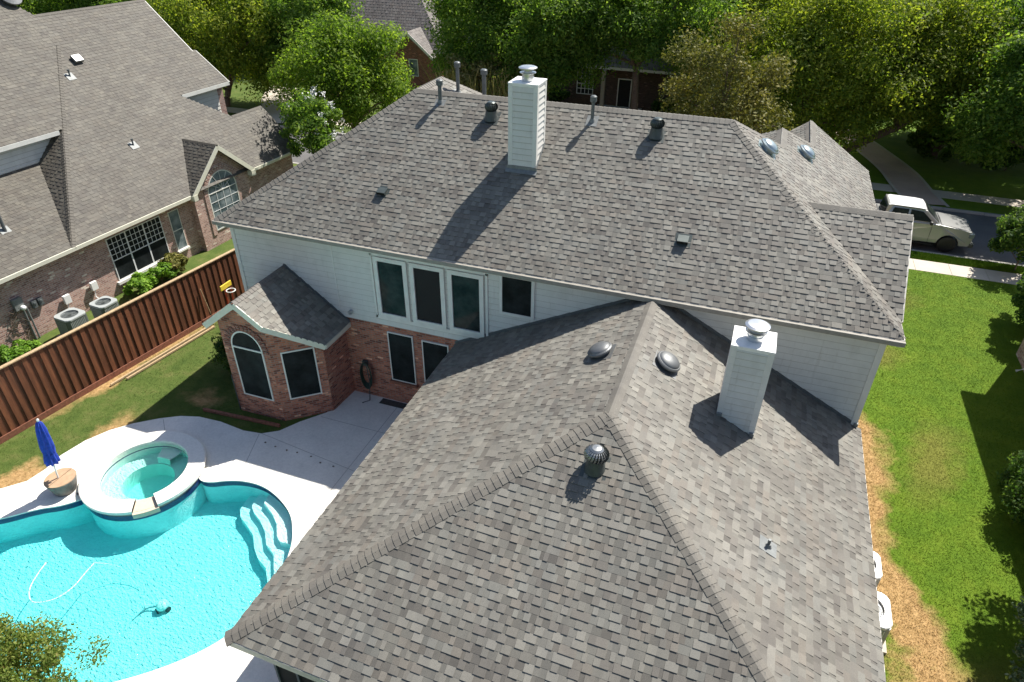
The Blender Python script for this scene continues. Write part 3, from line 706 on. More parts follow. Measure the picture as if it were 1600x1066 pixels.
# windows
FW = (0, -1, 0); TX = (1, 0, 0)
for x0, x1, gl in ((-6.18, -5.35, 'glass'), (-4.99, -4.15, 'dark'), (-3.78, -2.93, 'glass')):
    window(house, ((x0+x1)/2, yW-.02, 4.41), TX, FW, x1-x0, 1.78, gl, trim=.13, proud=.07, recess=.045)
tb = MB(); tb.box((-4.56, yW-.03, 3.33), (3.75, .05, .12)); tb.box((-4.56, yW-.03, 5.5), (3.75, .05, .12)); tb.box((-6.4, yW-.03, 4.4), (.06, .05, 2.2)); tb.box((-2.72, yW-.03, 4.4), (.07, .05, 2.2)); tb.build('window_surround', M['trim'], house)
window(house, (-1.81, yW-.02, 4.97), TX, FW, .86, 1.17, 'screen', trim=.09, proud=.05, recess=.02)
window(house, (-5.69, yW, 1.87), TX, FW, .82, 1.80, 'screen', trim=.035, proud=.03, recess=.012, sill='wood_red')
window(house, (-4.48, yW, 1.42), TX, FW, .84, 2.60, 'screen', trim=.035, proud=.03, recess=.012, name='back_door')
window(house, (-9.78, -1.885, 1.74), TX, FW, 1.05, 1.84, 'screen', trim=.045, proud=.025, recess=.012, arch=1.12, name='arched_window')
ab = MB(); ab.box((-9.78, -1.915, 2.66), (1.09, .03, .05)); ab.build('transom_bar', M['trim'], bpy.data.objects['arched_window'])
t2 = Vector((c2[0]-c1[0], c2[1]-c1[1], 0)).normalized(); o2 = Vector((t2.y, -t2.x, 0)); mid = Vector(((c1[0]+c2[0])/2, (c1[1]+c2[1])/2, 0))
window(house, mid+Vector((0, 0, 1.72))+t2*.02, t2, o2, .92, 1.72, 'screen', trim=.045, proud=.025, recess=.012)
# wing's front: patio glazing in deep shade, brick pier
gp = MB(); gp.poly([(WL+.5, -9.69, .05), (-2.2, -9.69, .05), (-2.2, -9.69, WE-.3), (WL+.5, -9.69, WE-.3)]); gp.build('patio_glazing', M['dark'], house, fix=False)
pf = MB(); [pf.box((x, -9.71, 1.4), (.05, .04, 2.6)) for x in (WL+.52, -2.75, -2.25)]; pf.build('patio_frame', M['ac_body'], house)
# chimneys
def chimney(x0, x1, y0, y1, zb_, zt_, name, cap_h, label):
    c = MB()
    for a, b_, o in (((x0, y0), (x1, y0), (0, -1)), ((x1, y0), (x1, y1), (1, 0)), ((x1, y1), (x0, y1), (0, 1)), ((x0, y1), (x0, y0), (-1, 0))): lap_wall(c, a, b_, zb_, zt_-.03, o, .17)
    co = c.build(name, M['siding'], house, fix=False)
    cbd = MB()
    for (x, y) in ((x0, y0), (x1, y0), (x1, y1), (x0, y1)): cbd.box((x+(.035 if x == x0 else -.035), y+(.035 if y == y0 else -.035), (zb_+zt_)/2-.02), (.125, .125, zt_-zb_-.06))
    cbd.build('corner_board', M['trim'], co)
    cx, cy = (x0+x1)/2, (y0+y1)/2; t = MB(); t.box((cx, cy, zt_-.02), (x1-x0+.07, y1-y0+.07, .035)); t.box((cx, cy, zt_-.055), (x1-x0+.05, y1-y0+.05, .06)); t.build('chase_cover', M['cap_white'], co)
    f = MB(); q = (cx, cy, zt_)
    f.lathe(q, [(.17, 0), (.17, .1), (.155, .1), (.155, .17), (.2, .19), (.225, .2), (.225, .215), (.15, .225), (.15, .235)], 32)
    f.lathe(q, [(.11, .23), (.11, cap_h-.06)], 24); f.lathe(q, [(.235, cap_h-.05), (.255, cap_h-.045), (.255, cap_h-.02), (.2, cap_h+.005), (.001, cap_h+.02)], 36)
    f.build('flue_cap', M['alu'], co, smooth=False, fix=True)
    fl_ = MB(); fl_.box((cx, y0-.03, zb_ and (EZ+mm*(y0-.03) if zt_ > 9 else 0)), (.01, .01, .01)) if False else None
    return co
chimney(-2.955, -2.16, 2.71, 3.45, 7.3, 10.08, 'chimney', .36, '')
chimney(4.0, 4.81, -2.72, -1.97, 3.9, 6.58, 'chimney', .36, '')
f_ = MB(); f_.box((-2.56, 2.68, 7.72), (.92, .02, .16)); f_.build('chimney_flashing', M['lead'], house)
f_ = MB(); f_.box((-2.56, 2.62, 7.672), (.95, .16, .012), ax=(Vector((1, 0, 0)), Vector((0, 1, mm)).normalized(), Vector((0, -mm, 1)).normalized())); f_.build('chimney_flashing', M['lead'], house)
f_ = MB(); f_.bar((-2.14, 2.68, 7.76), (-2.14, 3.5, 8.30), .02, .14); f_.build('chimney_flashing', M['lead'], house)
f_ = MB(); f_.bar((4.83, -2.72, 4.36), (4.83, -1.95, 4.36), .03, .16); f_.build('chimney_flashing', M['lead'], house)
f_ = MB(); f_.box((4.79, -2.76, 4.38), (.1, .08, .1)); f_.build('chimney_flashing', M['lead'], house)
f_ = MB(); f_.box((4.03, -2.76, 4.76), (.12, .1, .07)); f_.build('chimney_flashing', M['lead'], house)
f_ = MB(); f_.box((7.43, .26, 3.05), (.1, .1, .1)); f_.build('chimney_flashing', M['lead'], house)
# roof furniture
def up_frame(n_):
    Z = Vector((0, 0, 1)); return Z
def turbine(x, y, z, nrm_, mb_='vent_dark', mh='vent_green', k=1.0):
    b_ = MB(); b_.lathe((x, y, z-.05), [(.22, 0), (.19, .10), (.17, .2), (.16, .28)], 24)
    n_ = Vector(nrm_).normalized(); e = Vector((1, 0, 0)) if abs(n_.x) < .1 else Vector((0, 1, 0)); s_ = n_.cross(e); b_.box((x, y, z+.012), (.5, .5, .012), ax=(e, s_, n_))
    o = b_.build('turbine_vent', M[mb_], house)
    h = MB(); c = (x, y, z+.19); nn = 22
    for k_ in range(nn):
        a = 2*math.pi*k_/nn; pr = []
        for j_ in range(9):
            t = j_/8; ph = -1.15+t*2.15; rr = .205*k*math.cos(ph); zz = .15+.15*math.sin(ph)
            for da, dr in ((0, 0), (.19, -.028)): pr.append((c[0]+(rr+dr)*math.cos(a+da+.35*t), c[1]+(rr+dr)*math.sin(a+da+.35*t), c[2]+zz))
        h.add(pr, [(2*j_, 2*j_+1, 2*j_+3, 2*j_+2) for j_ in range(8)])
    h.lathe(c, [(.13, .275), (.09, .305), (.001, .315)], 24); h.build('turbine_head', M[mh], o, smooth=False, fix=False)
    i_ = MB(); i_.lathe(c, [(.1, .0), (.14, .1), (.14, .2), (.08, .27)], 20); i_.build('turbine_core', M['vent_dark'], o)
def pipe(x, y, z, h, r, nrm_, cap=True, mat='pipe_grey'):
    b_ = MB(); b_.lathe((x, y, z-.05), [(r, 0), (r, h+.05)], 16)
    o = b_.build('vent_pipe', M[mat], house, smooth=False)
    f_ = MB(); n_ = Vector(nrm_).normalized(); e = Vector((1, 0, 0)) if abs(n_.x) < .1 else Vector((0, 1, 0)); s_ = n_.cross(e)
    f_.box((x, y, z+.012), (.34, .38, .01), ax=(e, s_, n_)); f_.lathe((x, y, z-.02), [(r+.045, 0), (r+.012, .1)], 16); f_.build('pipe_flashing', M['lead'], o)
    if cap:
        c = MB(); c.lathe((x, y, z+h-.02), [(r+.015, -.14), (r+.045, -.12), (r+.045, .02), (r+.01, .05), (.001, .06)], 18); c.build('pipe_cap', M[mat], o)
def boxvent(x, y, z, nrm_):
    n_ = Vector(nrm_).normalized(); e = Vector((1, 0, 0)); s_ = n_.cross(e); s_ = s_ if s_.z > 0 else -s_; P = Vector((x, y, z))
    b_ = MB(); b_.box(P+n_*.006, (.42, .40, .01), ax=(e, s_, n_))
    lo, hi = .14, .10; q = [P+e*a*.14+s_*b*.13 for a, b in ((-1, -1), (1, -1), (1, 1), (-1, 1))]
    v = [p+n_*.0 for p in q]+[q[0]+n_*lo, q[1]+n_*lo, q[2]+n_*.05, q[3]+n_*.05]
    b_.add(v, [(4, 5, 6, 7), (1, 2, 6, 5), (2, 3, 7, 6), (3, 0, 4, 7)]); o = b_.build('box_vent', M['vent_green'], house)
    g_ = MB(); g_.poly([v[0]+s_*.01, v[1]+s_*.01, v[5]+s_*.01, v[4]+s_*.01]); g_.build('vent_opening', M['dark'], o, fix=False)
def domevent(x, y, z, nrm_, mat='alu'):
    n_ = Vector(nrm_).normalized(); e = Vector((0, 1, 0)); s_ = n_.cross(e).normalized(); ax = (e, s_, n_); P = Vector((x, y, z))
    b_ = MB(); b_.box(P+n_*.01, (.62, .62, .012), ax=ax); b_.lathe(P, [(.2, 0), (.2, .12)], 28, ax); b_.lathe(P+n_*.1, [(.28, -.012), (.305, .0), (.305, .035), (.28, .06)], 36, ax)
    o = b_.build('attic_vent', M[mat], house)
    d_ = MB(); d_.lathe(P+n_*.155, [(.27, -.01), (.26, .02), (.22, .055), (.15, .085), (.07, .10), (.001, .104)], 36, ax, cap=False); d_.build('vent_dome', M[mat], o, smooth=True)
nF = (0, -mm, 1)
turbine(-4.04, 4.1, 8.65, nF); turbine(.94, 4.12, 8.66, nF); turbine(1.95, -5.84, 5.23, (0, -.54, 1), 'vent_dark', 'galv_dark', 1.2)
pipe(-5.88, 4.43, 8.87, .66, .06, nF); pipe(-.98, 4.33, 8.81, .70, .05, nF); pipe(-6.2, 6.51, 8.67, .97, .06, (mm, 0, 1)); pipe(-5.64, 7.48, 8.29, .97, .075, (mm, 0, 1))
pipe(5.33, -5.56, 4.05, .2, .03, (.51, 0, 1), cap=False)
boxvent(-6.52, 1.53, 6.9, nF); boxvent(2.34, 1.43, 6.84, nF)
domevent(1.2, -2.3, 5.39, (-.5, 0, 1), 'vent_mid'); domevent(2.68, -2.23, 5.4, (.51, 0, 1), 'vent_mid'); domevent(3.95, 4.75, EZ+mm*(X1-3.95), (mm, 0, 1), 'vent_teal'); domevent(5.12, 7.3, EZ+mm*(X1-5.12), (mm, 0, 1), 'vent_teal')
fx = MB(); fx.box((-7.33, yW-.08, 3.3), (.1, .12, .1)); fx.lathe((-7.33, yW-.16, 3.26), [(.03, 0), (.055, .1)], 12); fx.build('wall_light', M['galv'], house)
ds = MB(); ds.tube([(-10.62, -1.96, 1.5), (-10.62, -1.96, .1)], .02); ds.build('wall_pipe', M['vent_dark'], house)

# ================================================================== FENCE
fdir = Vector((.1311, .9914, 0)).normalized(); fo = Vector((-16.48, -4.93, 0)); fn = Vector((fdir.y, -fdir.x, 0))
fence = thing('fence', 'tall dark red stained board fence between the pool yard and the brick house', 'fence', (-16.2, -3, 0))
fb_ = MB(); H = 2.28; s0, s1 = -9, 14.2; i = 0; s_ = s0
while s_ < s1:
    front_b = i % 2 == 0; p = fo+fdir*(s_+.07)+fn*(.028 if front_b else .0)
    g_ = random.uniform(.75, 1.25); c = (.17*g_, .066*g_, .032*g_) if front_b else (.11*g_, .042*g_, .022*g_)
    fb_.box(p+Vector((0, 0, H/2)), (.145, .018, H-.0), ax=(fdir, fn, Vector((0, 0, 1))), tone=c); s_ += .137; i += 1
fb_.build('fence_boards', M['fence'], fence)
def fbar(name, mat, z, h, d, off, a=s0, b=s1):
    m = MB(); t = a
    while t < b:
        e = min(t+2.4, b); m.bar(fo+fdir*t+fn*off+Vector((0, 0, z)), fo+fdir*(e-.006)+fn*off+Vector((0, 0, z)), d, h); t = e
    return m.build(name, M[mat], fence)
fbar('top_rail', 'wood_light', H+.02, .035, .13, .01); fbar('kickboard', 'wood_red', .11, .2, .03, .055)
for z in (.5, 1.2, 1.9): fbar('back_rail', 'wood_light', z, .09, .04, -.04)
t = s0
while t < s1:
    pm = MB(); pm.box(fo+fdir*t-fn*.1+Vector((0, 0, 1.13)), (.09, .09, 2.26), ax=(fdir, fn, Vector((0, 0, 1)))); pm.build('post', M['wood_light'], fence); t += 2.4
for k_, off in ((0, .42), (1, .60)):
    m = MB(); a = fo+fdir*(2.6+k_*.5)+fn*off; b = fo+fdir*(7.0)+fn*off; m.bar(a+Vector((0, 0, .06)), b+Vector((0, 0, .06)), .07, .06)
    tag(m.build('garden_timber', M['wood_light'], None), ['pale timber lying on the grass right at the foot of the fence', 'pale timber on the grass a step out from the fence'][k_], 'timber', 'timbers lying along the fence')
m = MB(); m.bar((-11.8, -2.36, .06), (-8.95, -2.18, .06), .09, .10); tag(m.build('edging_timber', M['wood_red'], None, bevel=.01), 'reddish edging timber lying on the ground in front of the brick bay', 'timber')

# ================================================================== NEIGHBOUR'S HOUSE (own rotated frame)
NE = Vector((-20.22, 1.19, 0)); NU = Vector((.9974, -.0721, 0)); NV = Vector((.0721, .9974, 0))
def W(u, v, z): return NE+NU*u+NV*v+Vector((0, 0, z))
nh = thing('brick_house', 'large brick house with steep grey-tan roof beyond the dark red fence, upper left', 'house', tuple(W(-6, 3, 0)))
NM = .903; PN = [(.27, .255, .23), (.295, .28, .255), (.25, .232, .21), (.225, .205, .185), (.31, .292, .26), (.26, .238, .21)]
zM = lambda u: 2.9-NM*u
m = MB()
nM_ = slope(m, [W(0, 0, 2.9), W(0, 13.5, 2.9), W(-2.15, 13.5, zM(-2.15)), W(-2.15, 11.3, zM(-2.15)), W(-6.31, 6.31, zM(-6.31))], pal=PN, t0=.005, t1=.013)
lift = Vector((0, 0, .0))
Uz = lambda u: zM(u)
U_ = [(-3.5, -10), (-3.5, 3.5), (-6.31, 6.31), (-3.5, 9.68), (-3.5, 12.95), (-5.1, 12.7), (-5.1, 12.5), (-7.55, 12.45), (-7.55, 6.6), (-8.4, 5.9), (-10, 5.9), (-10, -10)]
nU_ = slope(m, [W(u, v, Uz(u)) for u, v in U_], pal=PN, t0=.005, t1=.013)
nN_ = slope(m, [W(0, 0, 2.9), W(-6.31, 6.31, zM(-6.31)), W(-7.4, 6.31, zM(-6.31)), W(-7.4, 2.43, 2.9+NM*2.43), W(-4.18, 2.43, 2.9+NM*2.43)], pal=PN)
aL = .529
slope(m, [W(0, 0, 2.9), W(0, -12, 2.9), W(-4.1, -12, 2.9+aL*4.1), W(-4.1, 2.42, 2.9+aL*4.1)], pal=PN, t0=.005, t1=.013)
GP, G0, G1 = (7.88, 4.66), 5.92, 9.84
ngl = slope(m, [W(-1.95, GP[0], GP[1]), W(.16, GP[0], GP[1]), W(.16, G0, 2.92), W(-.02, G0, 2.92)], pal=PN)
ngr = slope(m, [W(-1.95, GP[0], GP[1]), W(.16, GP[0], GP[1]), W(.16, G1, 2.92), W(-.02, G1, 2.92)], pal=PN)
slope(m, [W(-2.15, 13.5, zM(-2.15)), W(-2.15, 11.3, zM(-2.15)), W(-4.3, 11.3, 2.9), W(-4.3, 13.5, 2.9)], pal=PN)
slope(m, [W(-10, 5.9, Uz(-10)), W(-10, -10, Uz(-10)), W(-18, -10, Uz(-10)-6), W(-18, 5.9, Uz(-10)-6)], pal=PN)
slope(m, [W(-7.55, 12.45, Uz(-7.55)), W(-7.55, 5.9, Uz(-7.55)), W(-13, 5.9, Uz(-7.55)-4), W(-13, 12.45, Uz(-7.55)-4)], pal=PN)
nro = m.build('roof', M['shingle_old'], nh, fix=False)
capline(nro, M['shingle_old'], W(0, 0, 2.9), W(-6.31, 6.31, zM(-6.31)), nM_, nN_, .14); capline(nro, M['shingle_old'], W(.16, *GP), W(-1.95, *GP), ngl, ngr, .12); capline(nro, M['shingle_old'], W(-2.15, 13.5, zM(-2.15)), W(-2.15, 11.3, zM(-2.15)), nM_, Vector((-.6, 0, .8)), .12)
capline(nro, M['shingle_old'], W(-7.55, 12.45, Uz(-7.55)), W(-7.55, 6.6, Uz(-7.55)), nU_, Vector((-.6, 0, .8)), .12)

m = MB(); fascia(m, W(.02, -12, 2.9), W(.02, 5.95, 2.9), .14, .09); fascia(m, W(.02, 9.8, 2.9), W(.02, 13.5, 2.9), .14, .09)
m.build('gutter', M['fascia_cream'], nh)
m = MB(); fascia(m, W(.17, G0, 2.92), W(.17, *GP), .2); fascia(m, W(.17, *GP), W(.17, G1, 2.92), .2); fascia(m, W(.05, G1-.25, 2.9), W(.05, G1+.02, 2.9), .26, .3); fascia(m, W(.05, G0-.02, 2.9), W(.05, G0+.2, 2.9), .26, .3); m.build('gable_fascia', M['fascia_cream'], nh)
m = MB(); fascia(m, W(-3.5, -10, Uz(-3.5)), W(-3.5, 3.3, Uz(-3.5)), .17, .06); fascia(m, W(-3.5, 9.8, Uz(-3.5)), W(-3.5, 12.95, Uz(-3.5)), .17, .06); fascia(m, W(-3.5, 12.95, Uz(-3.5)), W(-5.1, 12.7, Uz(-5.1)), .17); fascia(m, W(-5.1, 12.5, Uz(-5.1)), W(-7.55, 12.45, Uz(-7.55)), .17)
m.poly([W(-3.5, -10, Uz(-3.5)-.17), W(-3.5, 12.9, Uz(-3.5)-.17), W(-3.95, 12.9, Uz(-3.5)-.17), W(-3.95, -10, Uz(-3.5)-.17)]); m.build('upper_fascia', M['trim'], nh)
m = MB()
def lapW(mb, u, v0, v1, z0, z1): lap_wall(mb, W(u, v0, 0).xy, W(u, v1, 0).xy, z0, z1, NU.xy)
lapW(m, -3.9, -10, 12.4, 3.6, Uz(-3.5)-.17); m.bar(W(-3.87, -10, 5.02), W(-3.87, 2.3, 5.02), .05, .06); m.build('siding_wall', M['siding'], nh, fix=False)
m = MB(); m.poly([W(-3.9, 12.4, 0), W(-3.86, 12.75, 0), W(-3.86, 12.75, 5.9), W(-3.9, 12.4, 5.9)]); m.poly([W(-3.86, 12.75, 0), W(-13, 12.3, 0), W(-13, 12.3, 6), W(-7.55, 12.35, Uz(-7.55)-.15), W(-3.86, 12.75, 6.1)]); m.build('end_wall', M['brick_pale'], nh, fix=False)
m = MB(); wu = -.4
m.poly([W(wu, -12, -.1), W(wu, 13.2, -.1), W(wu, 13.2, 2.85), W(wu, -12, 2.85)]); m.poly([W(wu, 13.2, -.1), W(-4.2, 13.2, -.1), W(-4.2, 13.2, 2.85), W(-2.15, 13.2, 4.6), W(wu, 13.2, 2.85)])
m.poly([W(-.12, 6.12, -.1), W(-.12, 9.64, -.1), W(-.12, 9.64, 2.9), W(-.12, GP[0], 4.5), W(-.12, 6.12, 2.9)]); m.poly([W(-.12, 6.12, -.1), W(wu, 6.12, -.1), W(wu, 6.12, 2.9), W(-.12, 6.12, 2.9)]); m.poly([W(-.12, 9.64, -.1), W(wu, 9.64, -.1), W(wu, 9.64, 2.9), W(-.12, 9.64, 2.9)])
m.build('brick_wall', M['brick_pale'], nh, fix=False)
m = MB(); m.poly([W(wu, -12, 2.76), W(0, -12, 2.76), W(0, 6, 2.76), W(wu, 6, 2.76)]); m.poly([W(wu, 9.7, 2.76), W(0, 9.7, 2.76), W(0, 13.4, 2.76), W(wu, 13.4, 2.76)]); m.build('soffit', M['soffit'], nh, fix=False)
for v0, v1 in ((1.66, 2.5), (2.56, 3.4), (3.46, 4.3)):
    window(nh, W(wu, (v0+v1)/2, 1.52), NV, NU, v1-v0, 1.82, 'screen', trim=.035, proud=.03, recess=.012, mun=(4, 4, -.02, .91, .018), meet=-.04, trim_mat='white')
window(nh, W(wu, 5.07, 1.5), NV, NU, .5, 1.8, 'glass_pale', trim=.03, proud=.03, recess=.012, meet=0, sill='coping')
m = MB(); m.bar(W(wu+.05, 1.5, .5), W(wu+.05, 4.4, .5), .16, .12); m.build('window_sill', M['coping'], nh)
wa = window(nh, W(-.12, 7.85, 1.65), NV, NU, 1.7, 1.75, 'glass_pale', trim=.05, proud=.04, recess=.02, arch=1.0, mun=(4, 4, -.87, .87, .02), name='arched_window', meet=.87)
m = MB()
for k_ in range(1, 6):
    a = math.pi*k_/6; c = W(-.092, 7.85, 2.525); m.bar(c, c+NV*(.83*math.cos(a))+Vector((0, 0, .83*math.sin(a))), .012, .018, NU)
for k_ in range(12):
    a0, a1 = math.pi*k_/12, math.pi*(k_+1)/12; c = W(-.092, 7.85, 2.525); f_ = lambda a: c+NV*(.42*math.cos(a))+Vector((0, 0, .42*math.sin(a))); m.bar(f_(a0), f_(a1), .012, .018, NU)
m.build('fanlight_bars', M['white'], wa)
m = MB()
for k_ in range(23):
    a = math.pi*k_/22; t_ = NV*math.cos(a)+Vector((0, 0, math.sin(a))); c = W(-.105, 7.85, 2.525)+t_*1.02; m.box(c, (.12, .05, .22), ax=(t_.cross(NU), NU, t_))
for z in [x*.075+.6 for x in range(26)]:
    for sgn in (-1, 1): m.box(W(-.105, 7.85+sgn*1.02, z), (.05, .22, .068), ax=(NU, NV, Vector((0, 0, 1))))
m.build('brick_surround', M['brick_pale'], wa)
# roof pipes and vent
def npipe(u, v, z, h, r=.05):
    o_ = W(u, v, z); b_ = MB(); b_.lathe(o_-Vector((0, 0, .05)), [(r, 0), (r, h), (r+.02, h), (r+.02, h+.05)], 12); b_.build('vent_pipe', M['pipe_grey'], nh)
    f_ = MB(); n_ = (NU*NM+Vector((0, 0, 1))).normalized(); f_.box(o_+n_*.02, (.36, .36, .012), ax=(NV, NV.cross(n_), n_)); f_.build('pipe_flashing', M['lead'], nh)
npipe(-2.27, 5.55, 4.95, .3, .035); npipe(-5.14, 5.68, 7.54, .3, .035); npipe(-1.6, -1.17, 3.75, .75, .06)
n_ = (NU*NM+Vector((0, 0, 1))).normalized(); P = W(-5.65, 6.57, 8.02); m = MB(); m.box(P+n_*.1, (.42, .36, .13), ax=(NV, NV.cross(n_), n_)); m.build('box_vent', M['vent_grey'], nh, bevel=.02)
P = W(-8.2, 6.2, Uz(-8.2)); m = MB(); m.lathe(P+n_*.02, [(.3, 0), (.3, .1), (.42, .14), (.42, .2), (.2, .3), (.01, .32)], 20, (NV, NV.cross(n_), n_)); m.build('attic_vent', M['vent_grey'], nh)
# meters and conduits on the brick wall
em = thing('electric_meter', 'grey electric meter box with two conduits on the brick wall', 'meter', tuple(W(wu, -2.4, 0)))
m = MB(); m.box(W(wu+.08, -2.45, 1.62), (.14, .36, .46), ax=(NU, NV, Vector((0, 0, 1)))); m.build('meter_box', M['lead'], em, bevel=.01)
m = MB(); m.lathe(W(wu+.15, -2.38, 1.45), [(.09, 0), (.09, .08), (.05, .12), (.001, .13)], 16, (NV, Vector((0, 0, 1)), NU)); m.build('meter_dial', M['cap_white'], em)
for v in (-2.35, -2.22):
    m = MB(); m.tube([W(wu+.07, v, 1.4), W(wu+.07, v, .02)], .035); m.build('conduit', M['lead'], em)
for v, w_ in ((-1.92, 'nearer the tall meter box'), (-1.68, 'farther from the tall meter box')):
    m = MB(); m.box(W(wu+.06, v, 1.33), (.12, .18, .3), ax=(NU, NV, Vector((0, 0, 1)))); m.lathe(W(wu+.11, v, 1.38), [(.06, 0), (.06, .05), (.001, .06)], 12, (NV, Vector((0, 0, 1)), NU))
    tag(m.build('utility_box', M['ac_body'], None, bevel=.006), 'small grey utility box on the brick wall, the one '+w_, 'utility box', 'small utility boxes on the brick wall')
m = MB()
for k_ in range(5):
    pts = [W(wu+.05+.1*random.random(), -2.9+.08*k_+.25*math.sin(j*.9+k_), 1.5-j*.17) for j in range(9)]; m.tube(pts, .012, 6)
tag(m.build('dead_vine', M['bark'], None), 'bare tangled vine climbing the brick wall beside the meter box', 'vine')
def ac_unit(c, s, h, top, body, label, ax=None, group=None, fanr=.36):
    X, Y = ax or (Vector((1, 0, 0)), Vector((0, 1, 0))); Z = Vector((0, 0, 1)); C_ = Vector(c)
    o = thing('air_conditioner', label, 'air conditioner', tuple(C_), group)
    def cor(r, z, sz):
        q = sz/2-r; P = []
        for cx_, cy_, a0 in ((q, q, 0), (-q, q, 90), (-q, -q, 180), (q, -q, 270)):
            for a in (0, 30, 60, 90): P.append(C_+X*(cx_+r*math.cos(R(a0+a)))+Y*(cy_+r*math.sin(R(a0+a)))+Z*z)
        return P
    m = MB(); m.prism(cor(.1, .08, s-.04), (0, 0, h-.14)); o1 = m.build('cabinet', M[body], o)
    m = MB(); q = s/2
    for sgx in (-1, 1):
        for k_ in range(int((s-.2)/.06)):
            t = -s/2+.13+k_*.06; m.box(C_+X*(sgx*(s/2-.018))+Y*t+Z*(h/2), (.012, .022, h-.26), ax=(X, Y, Z)); m.box(C_+Y*(sgx*(s/2-.018))+X*t+Z*(h/2), (.022, .012, h-.26), ax=(X, Y, Z))
    m.build('louvre', M[top], o1)
    m = MB(); n = 32; outer = cor(.12, h, s)
    # top plate with round fan opening: ring fan from square to circle
    O = []; 
    for k_ in range(n):
        a = 2*math.pi*k_/n; dx, dy = math.cos(a), math.sin(a); r = s/2/max(abs(dx), abs(dy)); r = min(r, s/2*1.24); O.append((dx*r, dy*r))
    I = [(fanr*s*math.cos(2*math.pi*k_/n), fanr*s*math.sin(2*math.pi*k_/n)) for k_ in range(n)]
    vs = [C_+X*x+Y*y+Z*(h-.02) for x, y in O]+[C_+X*x+Y*y+Z*h for x, y in [(a*.97, b*.97) for a, b in O]]+[C_+X*x+Y*y+Z*h for x, y in I]+[C_+X*x+Y*y+Z*(h-.1) for x, y in I]+[C_+X*x+Y*y+Z*(h-.08) for x, y in O]
    fs = [(k_, (k_+1) % n, n+(k_+1) % n, n+k_) for k_ in range(n)]+[(n+k_, n+(k_+1) % n, 2*n+(k_+1) % n, 2*n+k_) for k_ in range(n)]+[(2*n+k_, 2*n+(k_+1) % n, 3*n+(k_+1) % n, 3*n+k_) for k_ in range(n)]+[(4*n+k_, 4*n+(k_+1) % n, (k_+1) % n, k_) for k_ in range(n)]
    m.add(vs, fs); m.build('top_panel', M[top], o)
    m = MB(); m.lathe(C_+Z*(h-.12), [(fanr*s*1.02, 0), (fanr*s*1.02, .004)], 28); m.build('fan_well', M['dark'], o)
    m = MB()
    for k_ in range(4):
        a = k_*math.pi/2+.4; d_ = X*math.cos(a)+Y*math.sin(a); e_ = d_.cross(Z); m.add([C_+Z*(h-.07)+d_*.06*s-e_*.05*s, C_+Z*(h-.07)+d_*fanr*s*.93-e_*.15*s, C_+Z*(h-.1)+d_*fanr*s*.93+e_*.12*s, C_+Z*(h-.09)+d_*.06*s+e_*.05*s], [(0, 1, 2, 3)])
    m.lathe(C_+Z*(h-.1), [(.07, 0), (.07, .05)], 12); m.build('fan', M['vent_dark'], o)
    m = MB()
    for rr in (.3, .5, .7, .88, 1.0): 
        P = [C_+X*(fanr*s*rr*math.cos(R(a)))+Y*(fanr*s*rr*math.sin(R(a)))+Z*(h-.01) for a in range(0, 361, 15)]; m.tube(P, .004, 4)
    for k_ in range(8): a = k_*math.pi/4; m.tube([C_+Z*(h-.01), C_+(X*math.cos(a)+Y*math.sin(a))*fanr*s+Z*(h-.01)], .004, 4)
    m.build('fan_guard', M['vent_dark'], o)
    m = MB(); m.box(C_+Z*.04, (s+.12, s+.12, .08), ax=(X, Y, Z)); m.build('pad', M['walk'], o)
    return o
nax = (NU, NV)
ac_unit(W(.76, -1.46, 0), .86, .92, 'ac_top', 'ac_body', 'grey air conditioner behind the fence, the one nearer the electric meter', nax, 'air conditioners behind the fence')
ac_unit(W(1.1, -.27, 0), .80, .92, 'ac_top', 'ac_body', 'grey air conditioner behind the fence, the one nearer the three-part window', nax, 'air conditioners behind the fence')
for (u, v), w_ in (((.05, -.85), 'first'), ((.35, .35), 'second')):
    m = MB(); m.box(W(wu+.12, v+.1, .95), (.12, .26, .34), ax=(NU, NV, Vector((0, 0, 1)))); m.tube([W(wu+.1, v+.1, .8), W(wu+.15, v, .5), W(u+.2, v-.1, .3)], .018)
    tag(m.build('disconnect_box', M['cap_white'], None), 'white power box on the brick wall behind the '+('air conditioner nearer the meter' if w_ == 'first' else 'air conditioner nearer the window'), 'electrical box', 'power boxes behind the air conditioners')
ac_unit((8.06, -2.14, 0), .86, .8, 'white', 'ac_top', 'white air conditioner on dry grass under the right eave, smaller and farther one', None, 'air conditioners beside the house')
ac_unit((8.09, -3.45, 0), 1.0, .8, 'white', 'ac_top', 'white air conditioner on dry grass under the right eave, larger and nearer one', None, 'air conditioners beside the house')

# ================================================================== UMBRELLA, PLANTER, POOL THINGS, SMALL THINGS
C_ = Vector((-13.0, -6.62, .024)); o = thing('planter', 'round grey tapered tub with a tan lid holding the closed umbrella', 'planter', tuple(C_))
m = MB(); m.lathe(C_, [(.27, 0), (.3, .05), (.40, .42), (.41, .46), (.38, .46)], 32); m.build('tub', M['pot'], o)
m = MB()
for sgx in (-1, 1): m.prism([C_+Vector((sgx*.012, -.40, .455)), C_+Vector((sgx*.012, .40, .455))]+[C_+Vector((sgx*(.012+.385*math.sin(R(a))), .40*math.cos(R(a)), .455)) for a in range(15, 180, 15)], (0, 0, .025))
m.build('lid', M['pot_top'], o)
A = C_+Vector((-.04, -.02, .46)); B = Vector((-12.86, -6.55, 2.62)); ax_ = (B-A).normalized()
o = thing('patio_umbrella', 'closed blue patio umbrella on a pale pole standing in the grey tub', 'umbrella', tuple(A))
m = MB(); m.tube([A-ax_*.05, B], .022, 10); m.build('pole', M['cap_white'], o)
